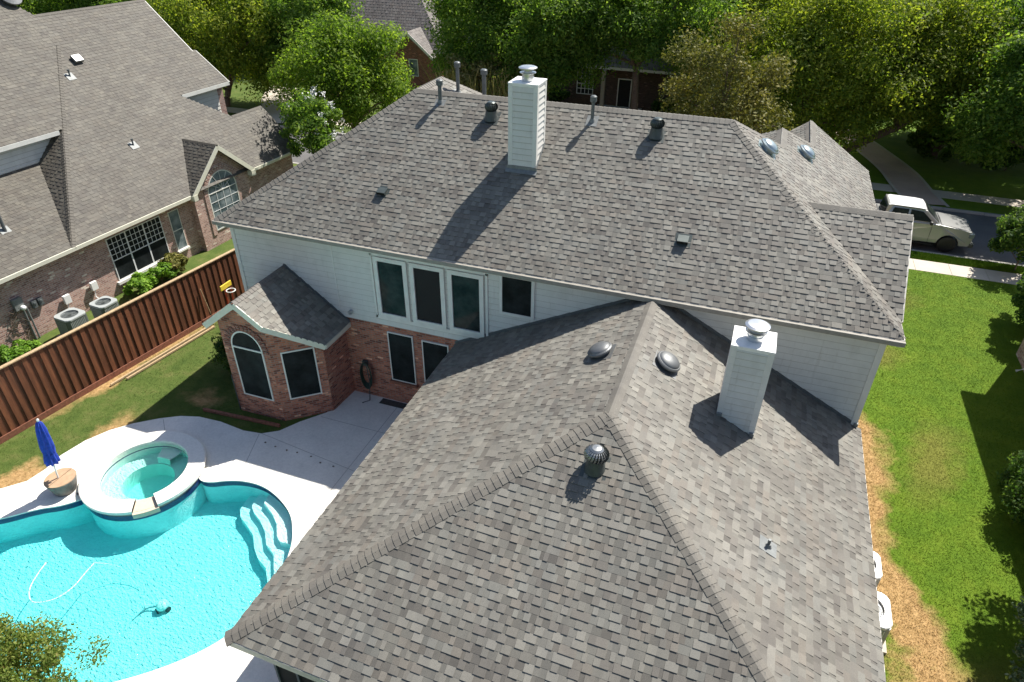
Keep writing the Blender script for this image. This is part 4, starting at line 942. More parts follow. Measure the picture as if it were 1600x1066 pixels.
m = MB(); X_ = ax_.cross(Vector((0, 1, 0))).normalized(); Y_ = ax_.cross(X_); n = 32; vs = []; prof = [(.02, 2.1), (.07, 2.0), (.115, 1.75), (.13, 1.45), (.14, 1.15), (.12, .95), (.15, .75), (.165, .62), (.13, .60)]
for r, z in prof:
    for k_ in range(n):
        a = 2*math.pi*k_/n; rr = r*(1+.28*math.sin(8*a+z*1.5)*(1 if r > .03 else 0)); vs.append(A+ax_*z+X_*(rr*math.cos(a))+Y_*(rr*math.sin(a)))
m.add(vs, [(i*n+k_, i*n+(k_+1) % n, (i+1)*n+(k_+1) % n, (i+1)*n+k_) for i in range(len(prof)-1) for k_ in range(n)]); m.build('canopy', M['blue'], o, smooth=True)
m = MB(); m.lathe(A+ax_*2.08, [(.03, 0), (.035, .06), (.001, .1)], 12, (X_, Y_, ax_)); m.build('finial', M['cap_white'], o)
m = MB(); m.lathe(A+ax_*.92, [(.142, 0), (.142, .035)], 20, (X_, Y_, ax_), cap=False); m.build('strap', M['blue'], o)
def smooth_path(P, n=6):
    Q = []
    for i in range(len(P)-1):
        p0, p1, p2, p3 = [Vector(P[max(0, min(len(P)-1, i+d_))]) for d_ in (-1, 0, 1, 2)]
        for j in range(n): t = j/n; Q.append(.5*((2*p1)+(-p0+p2)*t+(2*p0-5*p1+4*p2-p3)*t*t+(-p0+3*p1-3*p2+p3)*t**3))
    return Q+[Vector(P[-1])]
m = MB(); zz = -.075
m.tube(smooth_path([(-11.42, -8.62, zz), (-11.3, -9.0, zz), (-11.08, -9.4, zz), (-10.7, -9.62, zz), (-10.3, -9.4, zz), (-10.15, -9.0, zz), (-10.22, -8.5, zz), (-10.3, -8.2, zz-.05)]), .013)
m.tube(smooth_path([(-10.3, -8.2, zz-.05), (-9.9, -7.9, -.5), (-9.2, -8.1, -.9), (-8.6, -8.5, -.85)]), .009)
tag(m.build('cleaner_hose', M['cap_white'], None, smooth=True), 'white floating hose curving across the turquoise pool water', 'hose')
c = Vector((-8.22, -8.3, -.82)); o = thing('pool_cleaner', 'small white and dark robot cleaner under the pool water at the end of the hose', 'pool cleaner', tuple(c))
m = MB(); m.lathe(c, [(.12, 0), (.16, .05), (.14, .13), (.05, .18)], 20); m.build('shell', M['cap_white'], o, smooth=True)
for k_ in range(3):
    a = k_*2.1; m = MB(); p = c+Vector((.17*math.cos(a), .17*math.sin(a), -.02)); m.lathe(p-Vector((math.cos(a), math.sin(a), 0))*.02, [(.075, -.02), (.075, .03)], 16, (Vector((0, 0, 1)), Vector((-math.sin(a), math.cos(a), 0)), Vector((math.cos(a), math.sin(a), 0)))); m.build('wheel', M['black'], o)
m = MB(); m.tube(smooth_path([c+Vector((-.1, -.05, .05)), c+Vector((-.4, -.2, -.02)), c+Vector((-.5, -.6, -.1)), c+Vector((-.4, -.9, -.12))]), .02); m.build('tail', M['tail'], o)
r5 = random.Random(12)
for k_ in range(7):
    x_ = -8.9+k_*.42+r5.uniform(-.08, .08); y_ = -3.0-.02*k_+r5.uniform(-.06, .06); m = MB()
    P5 = [Vector((x_+.035*math.cos(a)*r5.uniform(.6, 1.2), y_+.03*math.sin(a)*r5.uniform(.6, 1.2), .03+.02*r5.random())) for a in [i_*math.pi/3 for i_ in range(6)]]
    m.prism(P5, (0, 0, .008)); tag(m.build('dead_leaf', M['bark'], None), 'small dark dead leaf lying on the patio joint between the spa and the bay', 'leaf', 'dead leaves along the patio joint')
# garden hose coil on the brick wall
o = thing('garden_hose', 'dark green hose coiled on a holder against the brick wall by the patio', 'hose', (-7.08, yW-.1, .9))
for k_ in range(7):
    m = MB(); ra = .15+.010*k_; P = [Vector((-7.08+(ra)*math.cos(R(a))+.01*k_, yW-.06-.022*k_, .95+(.40+.02*k_)*math.sin(R(a)))) for a in range(0, 361, 12)]; m.tube(P, .016, 6)
    if k_ == 0: hm = MB()
    hm.v, hm.f = hm.v, hm.f; hm.add(m.v, m.f)
hm.build('coil', M['hose_green'], o, smooth=True)
m = MB(); m.box((-7.08, yW-.05, 1.38), (.16, .12, .18)); m.tube([(-6.98, yW-.16, 1.4), (-6.9, yW-.2, .8), (-6.92, yW-.3, .05), (-7.1, yW-.5, .04)], .017); m.build('holder', M['vent_dark'], o)
m = MB(); m.box((-6.1, yW-.17, .03), (.95, .28, .012)); tag(m.build('doormat', M['vent_dark'], None, bevel=.005), 'dark mat lying on the patio below the brick wall', 'mat')
tc = W(4.15, 2.1, 0); tc = fo+fdir*8.0+fn*.35; o = thing('yard_toy', 'small yellow and red toy hoop standing against the fence beyond the bay', 'toy', tuple(tc))
m = MB(); m.tube([tc, tc+Vector((.12, -.02, 1.15))], .03); m.tube([tc+Vector((.0, .35, 0)), tc+Vector((.1, .3, 1.1))], .02); m.build('stand', M['red'], o)
m = MB(); m.box(tc+Vector((.12, .05, 1.32)), (.05, .62, .22)); m.build('backboard', M['yellow'], o, bevel=.02)
m = MB(); m.tube([tc+Vector((.32+.17*math.cos(R(a)), .05+.17*math.sin(R(a)), 1.15)) for a in range(0, 361, 20)], .02, 6); m.build('hoop', M['cap_white'], o)
m = MB(); q = fo+fdir*7.3+fn*.25; m.tube([q, q-fn*.12+Vector((-.05, -.1, 1.5))], .016, 8); tag(m.build('garden_stake', M['wood_light'], None), 'thin pale stick leaning on the dark red fence beside the toy hoop', 'stick')

# ================================================================== HOUSES FARTHER OFF
def hip_house(name, label, x0, x1, y0, y1, ez, pit, wall, sh='shingle_far', ov=.4, detail=True):
    o = thing(name, label, 'house', ((x0+x1)/2, (y0+y1)/2, 0)); hw = (y1-y0)/2+ov
    X0_, X1_, Y0_, Y1_ = x0-ov, x1+ov, y0-ov, y1+ov; hh = min((Y1_-Y0_), (X1_-X0_))/2; rz = ez+pit*hh
    m = MB()
    if (X1_-X0_) > (Y1_-Y0_): A, B = (X0_+hh, (Y0_+Y1_)/2, rz), (X1_-hh, (Y0_+Y1_)/2, rz)
    else: A, B = ((X0_+X1_)/2, Y0_+hh, rz), ((X0_+X1_)/2, Y1_-hh, rz)
    c = [(X0_, Y0_, ez), (X1_, Y0_, ez), (X1_, Y1_, ez), (X0_, Y1_, ez)]
    if (X1_-X0_) > (Y1_-Y0_): F = [[c[0], c[1], B, A], [c[1], c[2], B], [c[2], c[3], A, B], [c[3], c[0], A]]
    else: F = [[c[0], c[1], A], [c[1], c[2], B, A], [c[2], c[3], B], [c[3], c[0], A, B]]
    for f in F:
        if detail: slope(m, f, exposure=.28)
        else: m.poly(f, (.25, .23, .22))
    m.build('roof', M[sh], o, fix=False)
    m = MB(); w_ = [(x0, y0), (x1, y0), (x1, y1), (x0, y1)]
    for i in range(4): a, b = w_[i], w_[(i+1) % 4]; m.poly([(*a, -.1), (*b, -.1), (*b, ez-.05), (*a, ez-.05)])
    m.build('wall', M[wall], o, fix=False)
    m = MB()
    for i in range(4): fascia(m, c[i], c[(i+1) % 4], .2)
    m.build('fascia', M['trim'], o); return o
fh = hip_house('brick_house', 'far red brick house with a small front gable and grey roof, behind the trees', -37, -23.2, 41, 54, 3.0, .95, 'brick_dark')
m = MB(); g0_, g1_, gp_ = -28.0, -23.3, 4.55
n1 = slope(m, [(-25.65, 39.6, gp_), (-25.65, 45, gp_), (g0_, 45, 2.6), (g0_, 39.6, 2.6)], exposure=.28); n2 = slope(m, [(-25.65, 39.6, gp_), (-25.65, 45, gp_), (g1_, 45, 2.6), (g1_, 39.6, 2.6)], exposure=.28); m.build('gable_roof', M['shingle_far'], fh, fix=False)
m = MB(); m.poly([(g0_+.3, 40, -.1), (g1_-.3, 40, -.1), (g1_-.3, 40, 2.7), (-25.65, 40, gp_-.15), (g0_+.3, 40, 2.7)]); m.poly([(g1_-.3, 40, -.1), (g1_-.3, 42, -.1), (g1_-.3, 42, 2.7), (g1_-.3, 40, 2.7)]); m.build('gable_wall', M['brick_dark'], fh, fix=False)
m = MB(); fascia(m, (g0_, 39.58, 2.6), (-25.65, 39.58, gp_), .2); fascia(m, (-25.65, 39.58, gp_), (g1_, 39.58, 2.6), .2); m.build('gable_fascia', M['trim'], fh)
window(fh, (-25.4, 40, 1.65), TX, FW, .75, 1.3, 'glass_pale', trim=.05, trim_mat='white')
ph = hip_house('brick_house', 'shaded brick house with columned porch and white-barred window, under the trees behind the ridge', -16, -1, 40, 50, 3.1, .8, 'brick_shaded')
window(ph, (-10.15, 40, 1.8), TX, FW, 1.25, 1.9, 'dark', trim=.06, trim_mat='white', mun=(4, 5, -.95, .95, .045)); window(ph, (-6.95, 40, 1.1), TX, FW, .95, 2.1, 'dark', trim=.08, trim_mat='trim', name='front_door')
for x in (-8.5, -6.0):
    m = MB(); m.box((x, 39.2, 1.45), (.3, .3, 2.9)); m.build('porch_column', plain('column_paint', (.4, .34, .28)) if x < -8 else bpy.data.materials['column_paint'], ph)
m = MB(); m.box((-7.2, 39.0, .06), (3.6, 1.8, .14)); m.build('porch_floor', M['walk'], ph)
rh = thing('brick_house', 'brick house at the right edge that shades the lawn', 'house', (19, 2, 0))
m = MB(); rx0, ry1, rez = 14.35, 10.95, 5.0
for a, b in (((rx0, -16), (rx0, ry1)), ((rx0, ry1), (24, ry1)), ((24, ry1), (24, -16)), ((24, -16), (rx0, -16))): m.poly([(*a, -.1), (*b, -.1), (*b, rez), (*a, rez)])
m.build('wall', M['brick_pale'], rh, fix=False)
m = MB(); q0, q1, q2, q3 = (rx0-.75, -16.4, rez), (rx0-.75, ry1-.1, rez), (24.6, ry1+.0, rez), (24.6, -16.4, rez); r0_, r1_ = (19, -11, rez+4.6), (19, 5.8, rez+4.6)
for f in ([q0, q1, r1_, r0_], [q1, q2, r1_], [q2, q3, r0_, r1_], [q3, q0, r0_]): slope(m, f, exposure=.3)
m.build('roof', M['shingle'], rh, fix=False)
m = MB(); m.tube([(rx0-.08, ry1-1.4, 4.9), (rx0-.08, ry1-1.4, .25), (rx0-.35, ry1-1.45, .12)], .045, 8); m.build('downspout', M['cap_white'], rh)
m = MB(); fascia(m, q0, q1); fascia(m, q1, q2); m.build('fascia', M['trim'], rh)

# ================================================================== PICKUP
def truck():
    x1, y0, W_ = 14.2, 19.98, 1.92; z0 = -.12
    o = thing('pickup_truck', 'silver-beige pickup truck with a roof coloured white for the sun glare parked at the kerb', 'truck', (11.7, y0+W_/2, z0))
    paint = NB('truck_paint'); paint.col((.40, .40, .385)); paint.set(Roughness=.28, Metallic=.35); paint.b.inputs['Coat Weight'].default_value = .8
    white = NB('truck_roof_glare'); white.col((.82, .82, .80)); white.set(Roughness=.25); white.b.inputs['Coat Weight'].default_value = .6  # sun glare on the cab roof, put into the colour as white
    gl = M['glass']; Lx = lambda d_: x1-d_            # distance back from the nose
    def shell(mb, prof, ins):
        """side profile (d, z) with per-vertex inset from the side, mirrored"""
        a = [Vector((Lx(d_), y0+i_, z0+z)) for (d_, z), i_ in zip(prof, ins)]; b = [Vector((Lx(d_), y0+W_-i_, z0+z)) for (d_, z), i_ in zip(prof, ins)]; n = len(a)
        mb.add(a+b, [tuple(range(n)), tuple(range(n, 2*n))[::-1]]+[(i, (i+1) % n, n+(i+1) % n, n+i) for i in range(n)])
    def arch(cx, r=.47, n=9): return [(cx-r*math.cos(math.pi*k/(n-1)), .42+r*math.sin(math.pi*k/(n-1))) for k in range(n)]
    m = MB(); fw, rw = .98, 4.55
    prof = [(.12, .42)]+[(fw-.47, .42)]+arch(fw)[1:-1]+[(fw+.47, .42), (rw-.47, .36)]+arch(rw)[1:-1]+[(rw+.47, .45), (5.6, .5), (5.64, 1.25), (5.6, 1.36), (3.75, 1.36), (1.55, 1.34), (1.42, 1.32), (.6, 1.24), (.10, 1.14), (.0, 1.0), (.0, .5)]
    ins = [.05 if (d_ < .3) else 0 for d_, z in prof]; ins = [(.07 if (z > 1.0 and d_ < 1.6) else i_) for (d_, z), i_ in zip(prof, ins)]
    shell(m, prof, ins); body = m.build('body', paint.m, o, bevel=.035)
    m = MB(); m.add([Vector((Lx(a), y0+b, z0+c)) for a, b, c in ((.1, .12, 1.155), (.1, W_-.12, 1.155), (.62, W_-.1, 1.265), (1.45, W_-.12, 1.345), (1.45, .12, 1.345), (.62, .1, 1.265), (.2, W_/2, 1.22), (.7, W_/2, 1.32), (1.45, W_/2, 1.385))], [(0, 6, 7, 5), (6, 1, 2, 7), (5, 7, 8, 4), (7, 2, 3, 8)]); m.build('hood', paint.m, o, smooth=True, fix=False)
    m = MB(); cab = [(1.5, 1.3), (2.2, 1.88), (2.4, 1.93), (3.7, 1.95), (3.95, 1.99), (4.05, 1.33)]; shell(m, cab, [.10, .24, .28, .28, .24, .10]); m.build('cab', paint.m, o, bevel=.04)
    m = MB(); m.add([Vector((Lx(a), y0+b, z0+c)) for a, b, c in ((2.28, .27, 1.945), (2.28, W_-.27, 1.945), (2.6, W_-.25, 1.975), (3.75, W_-.25, 1.99), (3.95, W_-.28, 1.95), (3.95, .28, 1.95), (3.75, .25, 1.99), (2.6, .25, 1.975), (2.6, W_/2, 2.01), (3.75, W_/2, 2.02), (2.25, W_/2, 1.97))],
                   [(0, 10, 8, 7), (10, 1, 2, 8), (7, 8, 9, 6), (8, 2, 3, 9), (6, 9, 4, 5), (9, 3, 4)]); m.build('roof', white.m, o, smooth=False, fix=False)
    m = MB(); 
    def side(p, off=-.012):
        for sg in (0, 1): m.poly([Vector((Lx(d_), (y0+i_+off) if sg == 0 else (y0+W_-i_-off), z0+z)) for d_, z, i_ in p])
    side([(1.85, 1.40, .115), (2.38, 1.83, .225), (2.9, 1.87, .235), (2.9, 1.40, .115)]); side([(3.0, 1.40, .115), (3.0, 1.87, .235), (3.65, 1.87, .235), (3.8, 1.40, .115)])
    m.poly([Vector((Lx(d_), y0+b, z0+z)) for d_, b, z in ((1.55, .2, 1.345), (1.55, W_-.2, 1.345), (2.15, W_-.30, 1.85), (2.15, .30, 1.85))]); m.v[-4:] = [(x+.02, y, z+.025) for x, y, z in m.v[-4:]]; m.poly([Vector((Lx(d_), y0+b, z0+z)) for d_, b, z in ((4.08, .2, 1.42), (4.08, W_-.2, 1.42), (4.0, W_-.34, 1.86), (4.0, .34, 1.86))]); m.build('window', gl, o, fix=False)
    m = MB(); m.box((Lx(4.85), y0+W_/2, z0+1.365), (1.35, W_-.3, .01)); m.build('bed_cover', M['black'], o)
    m = MB(); m.box((Lx(1.95), y0-.10, z0+1.42), (.12, .2, .16)); m.build('wing_mirror', M['black'], o, bevel=.03)
    for d_ in (2.98, 3.9): m = MB(); m.box((Lx(d_-.12), y0-.015, z0+1.2), (.16, .03, .035)); m.build('door_handle', M['black'], o, bevel=.008)
    m = MB(); [m.box((Lx(d_), y0-.001, z0+.84), (.012, .006, .82)) for d_ in (1.85, 2.98, 4.0)]; m.build('door_seam', M['black'], o)
    for yy in (y0+.14, y0+W_-.14): m = MB(); m.box((Lx(.08), yy, z0+.98), (.22, .26, .22)); m.build('headlight', M['glass_pale'], o, bevel=.03)
    m = MB(); m.box((Lx(-.01), y0+W_/2, z0+.8), (.05, 1.2, .26)); m.build('grille', M['vent_dark'], o); m = MB(); m.box((Lx(-.03), y0+W_/2, z0+.5), (.2, W_-.05, .22)); m.build('bumper', M['vent_dark'], o, bevel=.04)
    m = MB(); m.box((Lx(2.8), y0+.02, z0+.34), (2.4, .12, .06)); m.build('running_board', M['black'], o)
    for d_ in (fw, rw):
        for yy, sg in ((y0+.12, -1), (y0+W_-.12, 1)):
            ax = (Vector((1, 0, 0)), Vector((0, 0, 1)), Vector((0, sg, 0))); m = MB(); m.lathe((Lx(d_), yy, z0+.40), [(.30, -.13), (.39, -.1), (.40, 0), (.39, .1), (.25, .125)], 32, ax); wh = m.build('wheel', M['black'], o, smooth=False)
            m = MB(); m.lathe((Lx(d_), yy, z0+.40), [(.25, .10), (.23, .115), (.06, .09), (.05, .12), (.001, .12)], 20, ax); m.build('rim', M['vent_grey'], wh)
truck()
m = MB(); pm_ = None

# ================================================================== TREES AND PLANTS
def leaves(center, rad, n_clump, per, size, clump=.30, shell=.55, low=-.75, seed=1, squash=.8, jitter=.35, zbias=0):
    """leaf-sized quads clustered on clumps that fill a crown; returns verts (4n,3)"""
    r = np.random.default_rng(seed); d = r.normal(size=(n_clump*3, 3)); d /= np.linalg.norm(d, axis=1)[:, None]; d = d[d[:, 2] > low][:n_clump]
    rr = shell+(1-shell)*r.random(len(d))**.6; rad = np.array(rad)
    # uneven outline: a few big lobes
    ph = r.random(6)*6.28; az = np.arctan2(d[:, 1], d[:, 0]); lob = 1+.16*np.sin(2*az+ph[0])+.13*np.sin(3*az+ph[1]+2*d[:, 2])+.10*np.sin(5*d[:, 2]+ph[2])
    C = d*rr[:, None]*lob[:, None]*rad*(1-clump*.55)
    cs = clump*rad.mean()*r.uniform(.55, 1.25, len(d)); q = r.normal(size=(len(d), per, 3)); q /= np.linalg.norm(q, axis=2)[..., None]
    rad_ = r.random((len(d), per, 1))**.45; P = C[:, None]+q*rad_*cs[:, None, None]*np.array([1, 1, squash]); P = P.reshape(-1, 3)
    nrm_ = (q.reshape(-1, 3)*.7+r.normal(size=P.shape)*jitter*1.6+np.array([0, 0, .55])); nrm_ /= np.linalg.norm(nrm_, axis=1)[:, None]
    t = np.cross(nrm_, r.normal(size=P.shape)); t /= np.linalg.norm(t, axis=1)[:, None]; b = np.cross(nrm_, t)
    s = size*r.uniform(.6, 1.35, (len(P), 1)); P = P+np.array(center)
    V = np.stack([P-t*s*.62, P-b*s*.30+nrm_*s*.06, P+t*s*.62, P+b*s*.30+nrm_*s*.06], 1).reshape(-1, 3); return V, C+np.array(center)
def quads(name, V, mat, parent=None, k=4):
    L = rootloc(parent) if parent else Vector((0, 0, 0)); V = (V-np.array(L)).astype(np.float32); n = len(V)//k
    me = bpy.data.meshes.new(name); me.vertices.add(len(V)); me.vertices.foreach_set('co', V.ravel()); me.loops.add(n*k); me.loops.foreach_set('vertex_index', np.arange(n*k, dtype=np.int32))
    me.polygons.add(n); me.polygons.foreach_set('loop_start', np.arange(0, n*k, k, dtype=np.int32)); me.polygons.foreach_set('loop_total', np.full(n, k, dtype=np.int32)); me.update(calc_edges=True)
    me.materials.append(mat); o = bpy.data.objects.new(name, me); COL.objects.link(o)
    if parent: o.parent = parent
    return o
def tree(name, label, cat, base, c, rad, leaf, n_clump=60, per=260, size=.2, seed=1, trunk=.2, group=None, blossom=0, limbs=7, **kw):
    if size > .17: per = int(per*1.45); size *= .80; n_clump = int(n_clump*1.15)
    o = thing(name, label, cat, base, group); V, C = leaves(c, rad, n_clump, per, size, seed=seed, **kw); quads('crown', V, LEAF[leaf], o)
    r = random.Random(seed); m = MB(); B = Vector(base); Cc = Vector(c); fork = B.lerp(Vector((Cc.x, Cc.y, max(base[2]+.3, Cc.z-rad[2]*.75))), 1.0)
    mid = B.lerp(fork, .5)+Vector((r.uniform(-.15, .15), r.uniform(-.15, .15), 0)); m.tube(smooth_path([B, mid, fork], 4), trunk, 9, taper=trunk*.75)
    idx = list(range(len(C))); r.shuffle(idx)
    for i in idx[:limbs*2]:
        e = Vector(C[i]); a = fork+Vector((0, 0, r.uniform(-.1, .3)*rad[2]*.5)); k_ = a.lerp(e, .5)+Vector((0, 0, .12*rad[2])); m.tube(smooth_path([a, k_, e], 4), trunk*.45, 6, taper=.02)
    m.build('trunk', M['bark'], o, smooth=True)
    if blossom:
        rr = np.random.default_rng(seed+5); d = rr.normal(size=(blossom, 3)); d /= np.linalg.norm(d, axis=1)[:, None]; d = d[d[:, 2] > -.1]
        Pc = np.array(c)+d*np.array(rad)*rr.uniform(.85, 1.02, (len(d), 1)); Q = (Pc[:, None]+rr.normal(size=(len(d), 26, 3))*np.array([.07, .07, .11])).reshape(-1, 3)
        t = rr.normal(size=Q.shape); t /= np.linalg.norm(t, axis=1)[:, None]; b_ = np.cross(t, rr.normal(size=Q.shape)); b_ /= np.linalg.norm(b_, axis=1)[:, None]
        quads('blossom', np.stack([Q-t*.04, Q-b_*.04, Q+t*.04, Q+b_*.04], 1).reshape(-1, 3), M['flower'], o)
    return o
G = 'street trees behind the houses'
tree('tree', 'bright green leafy tree between the two houses, behind the white-flowered shrub', 'tree', (-18.3, 18.7, 0), (-18.3, 18.6, 5.5), (4.0, 3.6, 3.3), 'bright', 80, 300, .19, 3, .18, G)
tree('flowering_tree', 'small multi-stem tree with white blossom beside the brick house roof', 'tree', (-17.9, 14.0, 0), (-17.95, 14.0, 4.3), (1.75, 1.6, 1.9), 'green', 46, 170, .15, 11, .07, None, 46, low=-.9)
tree('tree', 'yellow-green tree at the top left beyond the brick house roof ridge', 'tree', (-36.5, 29, 0), (-36, 29, 4.9), (6.4, 4.5, 4.8), 'yellow', 100, 300, .24, 21, .28, G)
tree('tree', 'dark green tree rising out of the picture behind the bright tree', 'tree', (-30, 31.5, 0), (-30, 31.5, 6.0), (4.8, 4.5, 5.2), 'green', 100, 280, .24, 23, .3, G)
tree('tree', 'broad green tree right of the far gable house', 'tree', (-15.0, 30.5, 0), (-14.7, 30.5, 6.8), (4.0, 4.0, 4.6), 'green', 110, 290, .21, 31, .28, G)
tree('tree', 'green tree directly behind the tall white chimney', 'tree', (-10.2, 29.5, 0), (-10.2, 29.5, 6.9), (4.2, 4.0, 4.6), 'green', 100, 290, .21, 33, .26, G)
tree('tree', 'green tree overhanging the dark columned porch', 'tree', (-4.4, 31.0, 0), (-4.6, 31, 7.7), (4.9, 4.3, 4.0), 'green', 110, 290, .21, 35, .28, G)
tree('tree', 'thin olive-brown tree standing just behind the right part of the ridge', 'tree', (2.4, 15.6, 0), (2.1, 15.6, 7.4), (3.3, 2.8, 3.0), 'olive', 90, 210, .125, 41, .15, 'front yard trees', shell=.3, clump=.24, jitter=.7)
tree('tree', 'big yellow-green tree behind the twin roof peaks', 'tree', (6.0, 30, 0), (5.8, 29.6, 5.6), (5.4, 4.3, 5.3), 'yellow', 140, 290, .20, 43, .3, G)
tree('tree', 'big yellow-green tree above the paver path across the street', 'tree', (8.6, 33.5, 0), (11.4, 31.8, 6.0), (4.8, 3.2, 4.6), 'yellow', 130, 290, .20, 45, .3, G)
tree('tree', 'dark green tree at the upper right corner above the shaded lawn', 'tree', (19.4, 27.3, 0), (18.5, 27.6, 5.6), (4.8, 3.6, 4.9), 'green', 130, 290, .21, 47, .3, G)
tree('tree', 'dark green tree off the right edge shading the road', 'tree', (23.5, 28, 0), (23, 28, 7.0), (4.5, 4.5, 5.0), 'green', 60, 220, .28, 49, .3, G)
# second row, copies of two of these: far away and mostly hidden
def copy_tree(src, label, loc, rz, s=1.0, group=None):
    c = src.copy(); COL.objects.link(c); c.location = loc; c.rotation_euler = (0, 0, rz); c.scale = (s, s, s); c['label'] = label
    if group: c['group'] = group
    for ch in src.children: d_ = ch.copy(); COL.objects.link(d_); d_.parent = c
    return c
rootsT = {o['label']: o for o in COL.objects if o.name.startswith('tree') and o.type == 'EMPTY'}
A_g = rootsT['green tree directly behind the tall white chimney']; A_y = rootsT['big yellow-green tree behind the twin roof peaks']; A_d = rootsT['dark green tree rising out of the picture behind the bright tree']
GB = 'back row of trees farther off'
row = [(-48, 34, 'd'), (-42, 44, 'y'), (-20, 52, 'd'), (-12, 56, 'g'), (-3, 55, 'y'), (3, 44, 'g'), (10, 46, 'y'), (16.5, 41, 'g'), (22, 40, 'd'), (-38, 60, 'g'), (-28, 64, 'd'), (8, 60, 'd'), (20, 56, 'y'), (30, 46, 'g'), (-52, 52, 'g'), (2.5, 36.5, 'y'), (15, 36, 'd'), (30, 33, 'y'), (-11, 43.5, 'g'), (-4.5, 43.5, 'g'), (0.5, 40.5, 'g'), (-60, 31, 'd'), (-54, 36, 'g'), (-66, 40, 'g'), (-72, 48, 'd')]
for i, (x, y, k_) in enumerate(row):
    copy_tree({'g': A_g, 'y': A_y, 'd': A_d}[k_], 'far tree of the back row behind the street trees', (x, y, 1.2 if 17 < i < 21 else -1.2), i*1.7, 1.0+.12*(i % 3), GB)
# plumes of tall ornamental grass
tree('tree', 'low olive-tan feathery tree behind the roof vent pipes', 'tree', (-13.6, 27.3, 0), (-13.6, 27.2, 4.3), (3.0, .9, 1.7), 'plume', 70, 230, .14, 37, .1, 'feathery growth behind the pipes', shell=.2, clump=.26)
o = thing('ornamental_grass', 'clump of tall tan-tipped grass stems behind the roof pipes', 'plant', (-13.4, 26.9, 0))
r = np.random.default_rng(5); n = 700; bx_ = np.stack([r.uniform(-16.4, -10.6, n), r.normal(26.9, .35, n), np.zeros(n)], 1); hgt = r.uniform(3.0, 5.3, n); lean = r.normal(size=(n, 2))*.8; Vs = []
for t0_, t1_ in ((0, .35), (.35, .7), (.7, 1)):
    for_ = []
    a = bx_+np.stack([lean[:, 0]*t0_**2, lean[:, 1]*t0_**2, hgt*t0_], 1); b = bx_+np.stack([lean[:, 0]*t1_**2, lean[:, 1]*t1_**2, hgt*t1_], 1); wv = np.stack([r.uniform(.012, .03, n)*(1.8 if t0_ > .6 else 1), np.zeros(n), np.zeros(n)], 1)
    Vs.append(np.stack([a-wv, a+wv, b+wv*.5, b-wv*.5], 1).reshape(-1, 3))
quads('stems', np.concatenate(Vs), LEAF['plume'], o)
# shrubs
def shrub(name, label, c, rad, leaf, n_clump=30, per=160, size=.1, seed=1, group=None, **kw):
    return tree(name, label, 'shrub', (c[0], c[1], 0), c, rad, leaf, n_clump, per, size, seed, .04, group, limbs=4, **kw)
shrub('shrub', 'rounded shrub at the right edge between the lawn and the road', (15.9, 18.7, 1.7), (1.6, 1.2, 1.6), 'dark', 50, 200, .13, 61)
shrub('shrub', 'dark dense shrub at the corner of the right-hand brick house', (15.1, 12.6, 1.4), (1.35, 1.3, 1.5), 'dark', 50, 260, .12, 63)
shrub('shrub', 'spreading shrub leaning over the sunny lawn at the right edge', (12.7, 1.7, .9), (1.0, 1.5, 1.05), 'dark', 46, 220, .09, 65)
shrub('shrub', 'dark shrub beside the spreading one at the right edge', (13.3, 0.2, .9), (.9, 1.2, 1.1), 'dark', 36, 200, .10, 66)
shrub('shrub', 'silvery-leaved shrub at the bottom right corner', (11.75, -3.8, 1.35), (1.0, 1.15, 1.4), 'blue', 54, 240, .08, 67)
tree('tree', 'tree just off the right edge whose shadow falls on the dry lawn', 'tree', (12.6, -.9, 0), (12.55, -.9, 4.3), (1.3, 2.0, 1.3), 'green', 40, 180, .13, 68, .08, 'small trees at the right', shell=.3)
tree('tree', 'small tree at the right edge behind the dark corner shrub', 'tree', (16.4, 15.2, 0), (16.0, 15.3, 3.6), (1.1, 1.1, 1.3), 'green', 36, 180, .13, 69, .07, 'small trees at the right', shell=.3)
shrub('shrub', 'dark green shrub in the shade left of the brick bay', (-12.2, .1, .85), (.75, 1.0, 1.05), 'dark', 30, 200, .08, 71)
for i, (u, v, h, lab) in enumerate(((.45, 1.9, .42, 'light green leafy plant below the three-part window, nearest the air conditioners'), (.5, 2.9, .46, 'light green leafy plant below the middle of the three-part window'), (.45, 3.75, .5, 'leafy plant with dry stalks at the far end of the planting below the window'), (.2, -3.3, .22, 'low green weeds at the foot of the brick wall by the meter box'))):
    p = W(u, v, h); shrub('plant', lab, tuple(p), (.62, .75, h), 'low' if i != 2 else 'olive', 24, 150, .13, 80+i, 'plants between the fence and the brick wall', low=-.3)
tree('tree', 'feathery yellow-green treetop in the lower left corner over the pool', 'tree', (-7.2, -13.2, 0), (-6.9, -12.35, 2.9), (1.6, 1.35, 1.3), 'feather', 110, 330, .05, 91, .08, None, shell=.3, clump=.2, jitter=.8, limbs=12)
shrub('shrub', 'small reddish-tipped shoots rising by the pool at the bottom left', (-5.6, -11.75, 1.9), (.75, .4, .5), 'feather', 16, 90, .05, 93, shell=.2, clump=.16)

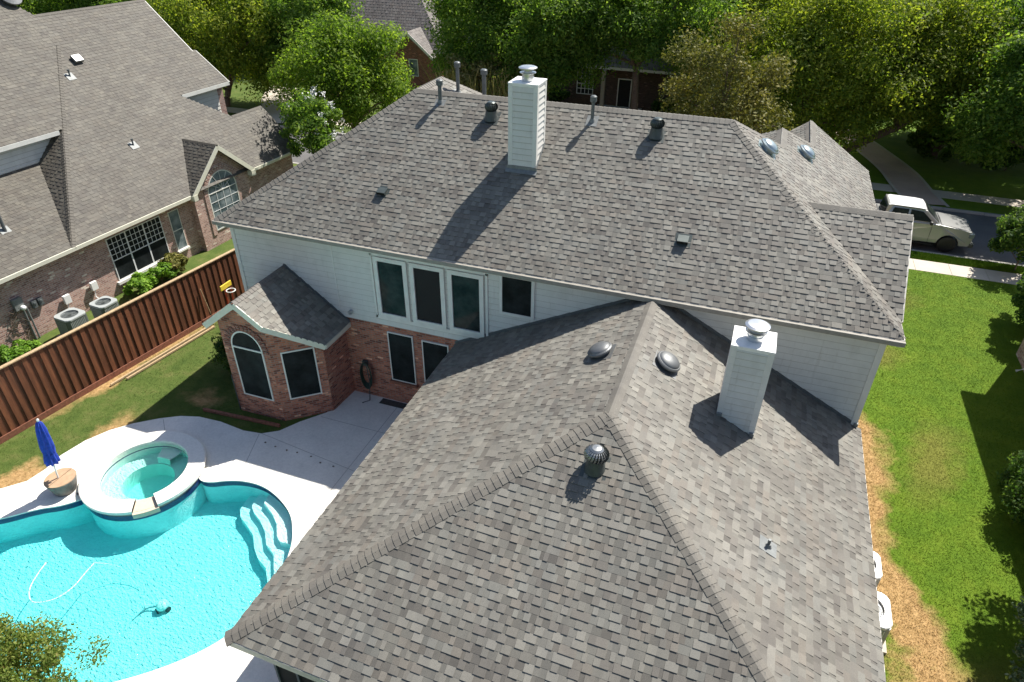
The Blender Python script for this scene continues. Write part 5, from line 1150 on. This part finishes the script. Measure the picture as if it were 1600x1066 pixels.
for i, (x, y, rx_, h) in enumerate(((14.8, 35.2, 2.2, 1.2), (18.6, 34.2, 2.4, 1.4), (22.5, 33.6, 2.2, 1.3), (7.2, 35.4, 1.8, 1.2), (4.0, 34.5, 2.2, 1.3), (-2.4, 37.6, 1.8, .9), (-12.8, 38.3, 1.8, .9))):
    shrub('shrub', 'dark bush under the trees across the street', (x, y, h), (rx_, 1.0, h), 'dark', 34, 170, .2, 140+i, 'bushes under the trees across the street')

# ================================================================== GRASS BLADES
def blades(name, n, region, h=(.03, .08), wd=.012, seed=1):
    r = np.random.default_rng(seed); P = region(r, n); n = len(P); a = r.random(n)*6.283; hh = r.uniform(*h, n); ln = r.normal(size=(n, 2))*.035
    ca, sa = np.cos(a)*wd, np.sin(a)*wd; z = np.zeros(n)
    V = np.stack([np.stack([P[:, 0]-ca, P[:, 1]-sa, z], 1), np.stack([P[:, 0]+ca, P[:, 1]+sa, z], 1), np.stack([P[:, 0]+ln[:, 0], P[:, 1]+ln[:, 1], hh], 1)], 1).reshape(-1, 3)
    return tag(quads(name, V, M['blades'], None, 3), kind='stuff')
def side(r, n):
    P = np.stack([r.uniform(7.35, 15.5, n), r.uniform(-8.5, 17.15, n)], 1); return P[~((P[:, 0] > 14.3) & (P[:, 1] < 11))]
def inpoly(P, poly):
    x, y = P[:, 0], P[:, 1]; c = np.zeros(len(P), bool); n = len(poly)
    for i in range(n):
        (x0, y0), (x1, y1) = poly[i], poly[i-1]
        if y0 == y1: continue
        c ^= ((y0 > y) != (y1 > y)) & (x < (x1-x0)*(y-y0)/(y1-y0)+x0)
    return c
def back(r, n):
    P = np.stack([r.uniform(-17.5, -7.5, n), r.uniform(-9.5, 6, n)], 1); fx = fo.x+.1323*(P[:, 1]-fo.y)+.1
    bay = [(-10.66, -1.9), (-8.98, -1.87), (-7.78, -.87), (-7.69, 7), (-11.36, 7), (-11.36, .3), (-10.66, .3)]
    return P[(P[:, 0] > fx) & ~inpoly(P, DECK) & ~inpoly(P, bay)]
blades('lawn_grass', 240000, side, (.018, .045), .007, 3)
blades('yard_grass', 90000, back, (.015, .04), .007, 4)
blades('verge_grass', 30000, lambda r, n: np.stack([r.uniform(10, 18, n), r.uniform(18.45, 19.3, n)], 1), (.03, .1), .014, 5)
bpy.context.view_layer.update()
